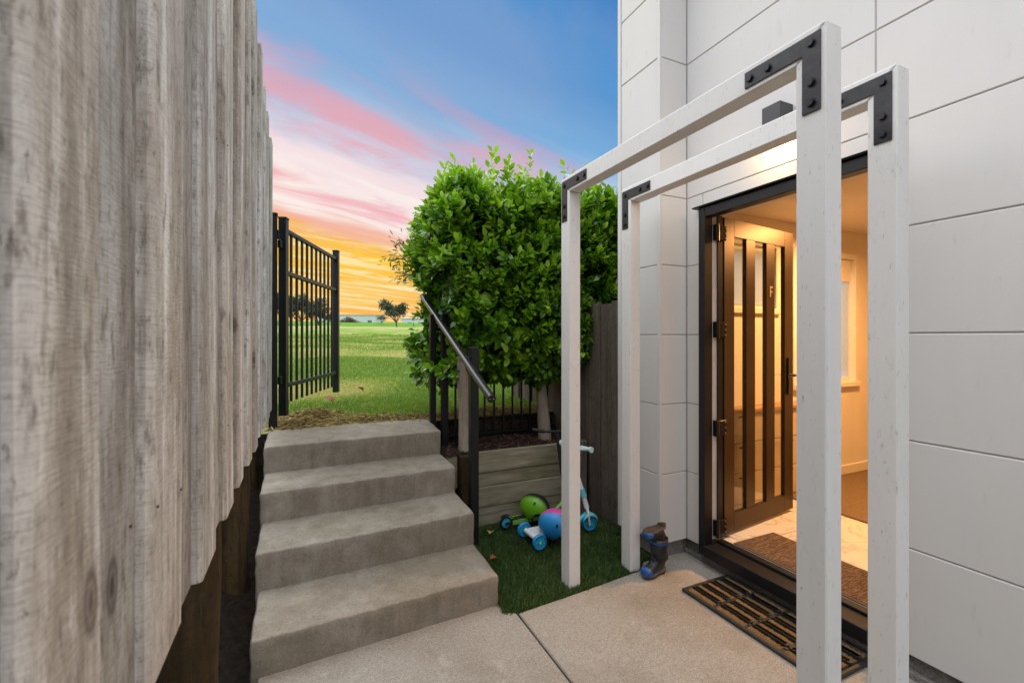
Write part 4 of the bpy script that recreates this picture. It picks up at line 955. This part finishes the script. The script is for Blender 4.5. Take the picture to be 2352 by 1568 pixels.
# ------------------------------------------------------------------ toys
def helmet(name, label, loc, rot, size, mat, patches):
    root = empty(name, loc, label, 'helmet', 'helmets on the scooters'); root.rotation_euler = rot; ORIG[root.name] = Vector((0, 0, 0))
    bm = bmesh.new(); na, ne = 48, 18; rx, ry, rz = size                       # x = side, y = length (front -y), z = up
    def surf(a, t, k=1.0):
        # t 0 rim .. 1 crown; rim dips at the ears and rises at brow and nape
        dip = .06-.74*max(0, math.cos(2*(a-math.radians(8)*(1 if math.cos(a) > 0 else -1))))**4-.04*max(0, math.sin(a))
        e0 = math.asin(max(-.9, min(.9, dip))); e = e0+(math.pi/2-e0)*t
        return Vector((math.cos(a)*math.cos(e)**.9*rx*k if math.cos(e) > 0 else 0, math.sin(a)*max(0, math.cos(e))**.9*ry*k, math.sin(e)*rz*k))
    def shell(k):
        rings = [[bm.verts.new(surf(2*math.pi*i/na, j/ne, k)) for i in range(na)] for j in range(ne)]; top = bm.verts.new((0, 0, rz*k))
        for a, b in zip(rings, rings[1:]):
            for i in range(na): bm.faces.new((a[i], a[(i+1) % na], b[(i+1) % na], b[i]))
        for i in range(na): bm.faces.new((rings[-1][i], rings[-1][(i+1) % na], top))
        return rings[0]
    o_ = shell(1.0); i_ = shell(.90)
    for i in range(na): bm.faces.new((o_[i], i_[i], i_[(i+1) % na], o_[(i+1) % na]))
    bmesh.ops.recalc_face_normals(bm, faces=bm.faces)
    sh = autosmooth(obj('shell', bm, mat, root, local=True), 50)
    for a, t_, s in patches:                                               # vent holes
        c = surf(a, t_, 1.004); da = s/rx; bmv = bmesh.new(); tri = [(-.9, -.45), (.9, -.75), (.8, .55), (-.35, .55)]
        vs = [bmv.verts.new(surf(a+p[0]*da, t_+p[1]*da*.55, 1.020)) for p in tri]; bmv.faces.new(vs); ex = bmesh.ops.extrude_face_region(bmv, geom=bmv.faces[:]); 
        nv = [g for g in ex['geom'] if isinstance(g, bmesh.types.BMVert)]; bmesh.ops.translate(bmv, verts=nv, vec=c.normalized()*.0015); bmesh.ops.recalc_face_normals(bmv, faces=bmv.faces)
        obj('vent', bmv, M['tyre'], sh, local=True)
    st = bmesh.new()
    for s in (-1, 1): tube([(s*rx*.80, -ry*.1, -rz*.45), (s*rx*.55, -ry*.05, -rz*.95), (0, -ry*.08, -rz*1.12)], .006, 6, st)
    obj('strap', st, M['tyre'], root, local=True); return root
def two_tone(name, c1, c2, axis, at_, soft):
    b = NB(name); tc = b.N('ShaderNodeTexCoord'); sp = b.N('ShaderNodeSeparateXYZ'); b.L(tc.outputs['Object'], sp.inputs[0])
    f = b.N('ShaderNodeMapRange'); f.inputs[1].default_value = at_-soft; f.inputs[2].default_value = at_+soft; b.L(sp.outputs[axis], f.inputs[0])
    b.col(b.mix(f.outputs[0], c1, c2)); b.set(Roughness=.38); return b.m
PI = math.pi
helmet('helmet', 'lime green and black helmet resting on the black scooter', (1.578, 3.02, .158), (R(4), R(-8), R(36)), (.088, .120, .105), two_tone('helmet_green_black', (.135, .40, .012), (.016, .016, .018), 0, -.026, .014), [(PI*1.10, .50, .012), (PI*.3, .45, .012), (PI*1.85, .5, .012)])
helmet('helmet', 'blue and pink helmet resting on the blue scooter', (1.566, 2.690, .160), (R(2), R(-30), R(46)), (.096, .120, .110), two_tone('helmet_blue_pink', (.022, .27, .62), (.62, .075, .33), 0, .002, .0025), [(PI*1.10, .50, .013), (PI*1.42, .74, .009), (PI*.3, .45, .012), (PI*1.85, .5, .012)])
helm2 = [o for o in bpy.data.objects if o.name.startswith('helmet')][-1]

def wheel(c, axis, r, w, tyre, hub, parent, spokes=5):
    axis = Vector(axis).normalized(); c = Vector(c)
    wl_ = bmesh.new(); rings = []
    a = Vector((0, 0, 1)) if abs(axis.z) < .9 else Vector((1, 0, 0)); u = axis.cross(a).normalized(); v = axis.cross(u); N_ = 28
    prof = [(r*.76, -w*.42), (r*.86, -w*.5), (r*.97, -w*.34), (r, 0), (r*.97, w*.34), (r*.86, w*.5), (r*.76, w*.42), (r*.74, 0)]
    for i in range(N_):
        an = 2*PI*i/N_; d_ = u*math.cos(an)+v*math.sin(an); rings.append([c+d_*p[0]+axis*p[1] for p in prof])
    for i in range(N_):
        pass
    vr = [[wl_.verts.new(p) for p in rg] for rg in rings]; m_ = len(prof)
    for i in range(N_):
        A, B = vr[i], vr[(i+1) % N_]
        for k in range(m_): wl_.faces.new((A[k], A[(k+1) % m_], B[(k+1) % m_], B[k]))
    bmesh.ops.recalc_face_normals(wl_, faces=wl_.faces)
    w_o = autosmooth(obj('wheel', wl_, tyre, parent), 50)
    hb = disc_cyl(c, axis, r*.75, w*.30, 24); join(hb, disc_cyl(c, axis, r*.24, w*1.15, 14, .001))
    for k in range(spokes):
        an = 2*PI*k/spokes+.4; d_ = u*math.cos(an)+v*math.sin(an); t_ = (u*-math.sin(an)+v*math.cos(an))*r*.10
        for s in (-1, 1):
            q = [c+d_*r*.2-t_*1.6+axis*s*w*.15, c+d_*r*.2+t_*1.6+axis*s*w*.15, c+d_*r*.74+t_*.8+axis*s*w*.15, c+d_*r*.74-t_*.8+axis*s*w*.15]; up = axis*s*w*.22
            vs = [hb.verts.new(p) for p in q]+[hb.verts.new(p+up) for p in q]
            for f in ((4, 5, 6, 7), (0, 1, 5, 4), (1, 2, 6, 5), (2, 3, 7, 6), (3, 0, 4, 7)): hb.faces.new([vs[i] for i in f])
    bmesh.ops.recalc_face_normals(hb, faces=hb.faces); obj('hub', hb, hub, w_o); return w_o

s1 = empty('kick_scooter', (1.65, 2.77, 0), 'pale blue three wheeled scooter on the turf with mint handlebars', 'scooter', 'scooters on the turf')
gz = .026
wheel((1.425, 2.660, gz+.052), (0, 1, 0), .052, .026, M['cyan_d'], M['cyan'], s1); wheel((1.420, 2.880, gz+.052), (0, 1, 0), .052, .026, M['cyan_d'], M['cyan'], s1)
obj('axle', tube([(1.425, 2.645, gz+.052), (1.420, 2.895, gz+.052)], .008, 10), M['sc_white'], s1)
autosmooth(obj('axle_sleeve', tube([(1.425, 2.690, gz+.056), (1.420, 2.850, gz+.056)], .018, 14), M['sc_white'], s1))
obj('deck', prism([(1.425, 2.700), (1.52, 2.705), (1.70, 2.730), (1.74, 2.775), (1.70, 2.815), (1.52, 2.840), (1.425, 2.842)], 'z', gz+.058, gz+.078, .006), M['sc_white'], s1)
for k in range(9): 
    px, py = 1.46+.032*k*.6+random.uniform(0, .02), 2.73+random.uniform(0, .08); obj('deck_print', disc_cyl((px, py, gz+.0785), (0, 0, 1), random.uniform(.004, .009), .0012, 10), M['mint_d'], s1)
for sy in (2.705, 2.838): autosmooth(obj('deck_tube', tube([(1.45, sy, gz+.060), (1.60, sy+(.02 if sy < 2.75 else -.02), gz+.058), (1.78, 2.772, gz+.075), (1.85, 2.772, gz+.12)], .016, 12), M['cyan'], s1))
wheel((1.897, 2.775, gz+.052), (.5, .87, 0), .052, .030, M['cyan_d'], M['cyan'], s1); wheel((1.915, 2.835, gz+.040), (.5, .87, 0), .040, .022, M['cyan_d'], M['cyan'], s1)
for sy in (-.030, .030): autosmooth(obj('fork', tube([(1.897+sy*.5, 2.775+sy*.9, gz+.052), (1.890+sy*.5, 2.778+sy*.9, gz+.13), (1.882, 2.785, gz+.17)], [.007, .009, .012], 10), M['sc_white'], s1))
obj('front_axle', tube([(1.880, 2.745, gz+.052), (1.925, 2.825, gz+.052)], .005, 8), M['mint'], s1)
bm = bmesh.new(); rings = []
for k in range(11):
    a = R(20+k*14); cx, cz = 1.893+.066*math.cos(a), gz+.056+.070*math.sin(a); rings.append([(cx-.012, cz and 2.775-.036, cz-.004), (cx, 2.775-.024, cz+.010), (cx, 2.775+.024, cz+.010), (cx+.012, 2.775+.036, cz-.004), (cx, 2.775+.02, cz+.004), (cx, 2.775-.02, cz+.004)])
autosmooth(obj('mudguard', loft(rings), M['mint_d'], s1), 60)
autosmooth(obj('stem', tube([(1.882, 2.785, gz+.165), (1.862, 2.802, gz+.26), (1.790, 2.872, .605)], [.019, .017, .014], 14), M['sc_white'], s1))
obj('stem_collar', tube([(1.866, 2.799, gz+.245), (1.854, 2.810, gz+.30)], [.025, .021], 14), M['mint_d'], s1)
hb0, hb1 = Vector((1.800, 2.995, .628)), Vector((1.845, 2.685, .640))
autosmooth(obj('handlebar', tube([hb0, Vector((1.790, 2.872, .612)), hb1], .011, 12), M['mint'], s1))
for p, q in ((hb0, hb1), (hb1, hb0)):
    dv_ = (q-p).normalized(); g_o = autosmooth(obj('grip', tube([p+dv_*.002, p+dv_*.095], .0145, 14), M['mint'], s1)); autosmooth(obj('grip_end', disc_cyl(p-dv_*.006, dv_, .021, .014, 18, .004), M['mint'], g_o))

s2 = empty('kick_scooter', (1.6, 3.06, 0), 'black scooter with lime green deck leaning by the sleeper wall', 'scooter', 'scooters on the turf')
wheel((1.357, 3.055, gz+.046), (0, 1, 0), .046, .024, M['tyre'], M['cyan'], s2); wheel((1.880, 3.060, gz+.046), (0, 1, 0), .046, .024, M['tyre'], M['cyan'], s2)
obj('deck', box(1.44, 1.76, 3.022, 3.092, gz+.052, gz+.066, .003), M['grip'], s2)
for sy in (3.014, 3.093): obj('deck_rail', box(1.395, 1.78, sy, sy+.007, gz+.036, gz+.068, .002), M['sc_green'], s2)
for sy in (3.030, 3.078): obj('fork', box(1.345, 1.44, sy, sy+.004, gz+.038, gz+.056, .001), M['grip'], s2)
bm = bmesh.new(); rings = []
for k in range(8):
    a = R(35+k*14); cx, cz = 1.357+.056*math.cos(a), gz+.046+.056*math.sin(a); rings.append([(cx, 3.040, cz), (cx, 3.070, cz), (cx*1.0+.003*math.cos(a), 3.070, cz+.003), (cx+.003*math.cos(a), 3.040, cz+.003)])
obj('rear_brake', loft(rings), M['grip'], s2)
autosmooth(obj('neck', tube([(1.76, 3.056, gz+.060), (1.83, 3.058, gz+.11), (1.862, 3.060, gz+.15)], .016, 10), M['sc_green'], s2))
autosmooth(obj('stem', tube([(1.880, 3.060, gz+.050), (1.868, 3.060, gz+.15), (1.800, 3.075, .700)], [.014, .017, .014], 14), M['grip'], s2))
hbp = [(1.66, 3.215, .700), (1.735, 3.150, .690), (1.80, 3.075, .700), (1.865, 3.000, .715), (1.93, 2.93, .73)]
autosmooth(obj('handlebar', tube(hbp, .0105, 12), M['grip'], s2))
for a, b in ((hbp[0], hbp[1]), (hbp[4], hbp[3])): autosmooth(obj('grip', tube([a, Vector(a).lerp(Vector(b), .95)], .0155, 14), M['tyre'], s2))

# ------------------------------------------------------------------ wellington boots: one upright, one upturned in its top
def boot(name, label, loc, rotz, flip=False, shaft=True):
    root = empty(name, loc, label, 'boot', 'wellington boots by the post'); root.rotation_euler = (0 if not flip else PI, 0, rotz); ORIG[root.name] = Vector((0, 0, 0))
    L = .175; n = 22
    def ell(cx, cz, a, b, tilt, lw=0):
        # ring with half-width b across y and half-height a in the plane turned by tilt about y
        out = []
        for k in range(n):
            t_ = 2*PI*k/n; p = math.cos(t_)*a; out.append((cx-p*math.sin(tilt), math.sin(t_)*b, cz+p*math.cos(tilt)))
        return out
    # toe (x = -.11) back to heel, then up the shaft
    secs = [(-.112, .030, .010, .014, 0), (-.107, .033, .020, .026, 0), (-.092, .036, .026, .034, 0), (-.070, .038, .029, .037, R(3)), (-.045, .042, .034, .036, R(9)), (-.018, .050, .046, .035, R(24)),
            (.004, .060, .060, .037, R(46)), (.015, .082, .056, .040, R(70)), (.020, .112, .052, .044, R(87)), (.020, .150, .053, .049, R(90)), (.020, .212, .058, .055, R(90))]
    bm = loft([ell(*s) for s in secs], cap=False); bm.faces.new(bm.verts[:n][::-1]) if False else None
    bm.verts.ensure_lookup_table()
    o = autosmooth(obj('upper', bm, M['boot'], root, local=True), 60); md = o.modifiers.new('thickness', 'SOLIDIFY'); md.thickness = .004; md.offset = -1
    def outline(g, x0=-.117, x1=.074):
        pts = []
        for k in range(32):
            t_ = 2*PI*k/32; c_, s_ = math.cos(t_), math.sin(t_); x_ = (x0+x1)/2+(x1-x0)/2*c_*(1+0); w_ = (.036 if c_ < -.1 else .0285+.0075*max(0, -c_))+(.002 if c_ > .5 else 0)
            pts.append((x_+math.copysign(g, c_), math.copysign(abs(s_)**.75, s_)*(w_+g)))
        return pts
    obj('foxing', prism(outline(.0015), 'z', .009, .026, .002), M['boot_grey'], root, local=True)
    obj('sole', prism(outline(.0), 'z', .004, .0095, .001), M['boot_sole'], root, local=True); obj('heel', prism([(p[0], p[1]) for p in outline(-.001) if p[0] > .025], 'z', -.006, .0045, .001), M['boot_sole'], root, local=True)
    cap_ = loft([[(p[0]*1.0, p[1]*1.10, .004+(p[2]-.004)*1.07) for p in ell(*s)] for s in [(-.1175, .026, .012, .016, 0), (-.112, .030, .021, .026, 0), (-.100, .032, .026, .033, 0), (-.084, .034, .0285, .0355, R(14)), (-.078, .033, .0285, .0358, R(22))]])
    autosmooth(obj('toe_cap', cap_, M['boot_blue'], root, local=True), 60)
    if not flip:
        ring = loft([ell(.020, .186, .0575, .0545, R(90)), ell(.020, .200, .0585, .0555, R(90))], cap=False); s_ = autosmooth(obj('stripe', ring, M['boot_blue'], root, local=True), 60)
    return root
BX, BY = 1.945, 2.135
boot('wellington_boot', 'dark rubber boot with blue toe standing upright on the patio', (BX, BY, .006), R(9))
b2 = boot('wellington_boot', 'upturned rubber boot with its worn sole up, stuck in the other boot', (BX+.002, BY-.002, .292), R(9), flip=True)
for ch in b2.children:
    if ch.name.startswith('upper') or True: ch.scale = (.96, .93, .92)
# small weed at the wall foot
P = np.stack([rng.normal(2.27, .02, 260), rng.normal(.80, .02, 260), np.full(260, .0)], 1)
o = blades('wall_weed', P, rng.uniform(.03, .075, 260), np.full(260, .004), rng.uniform(.1, .6, 260), M['grass'], kind='thing', bend=1.0); tag(o, 'small green weed tuft growing at the foot of the house wall', 'weed')
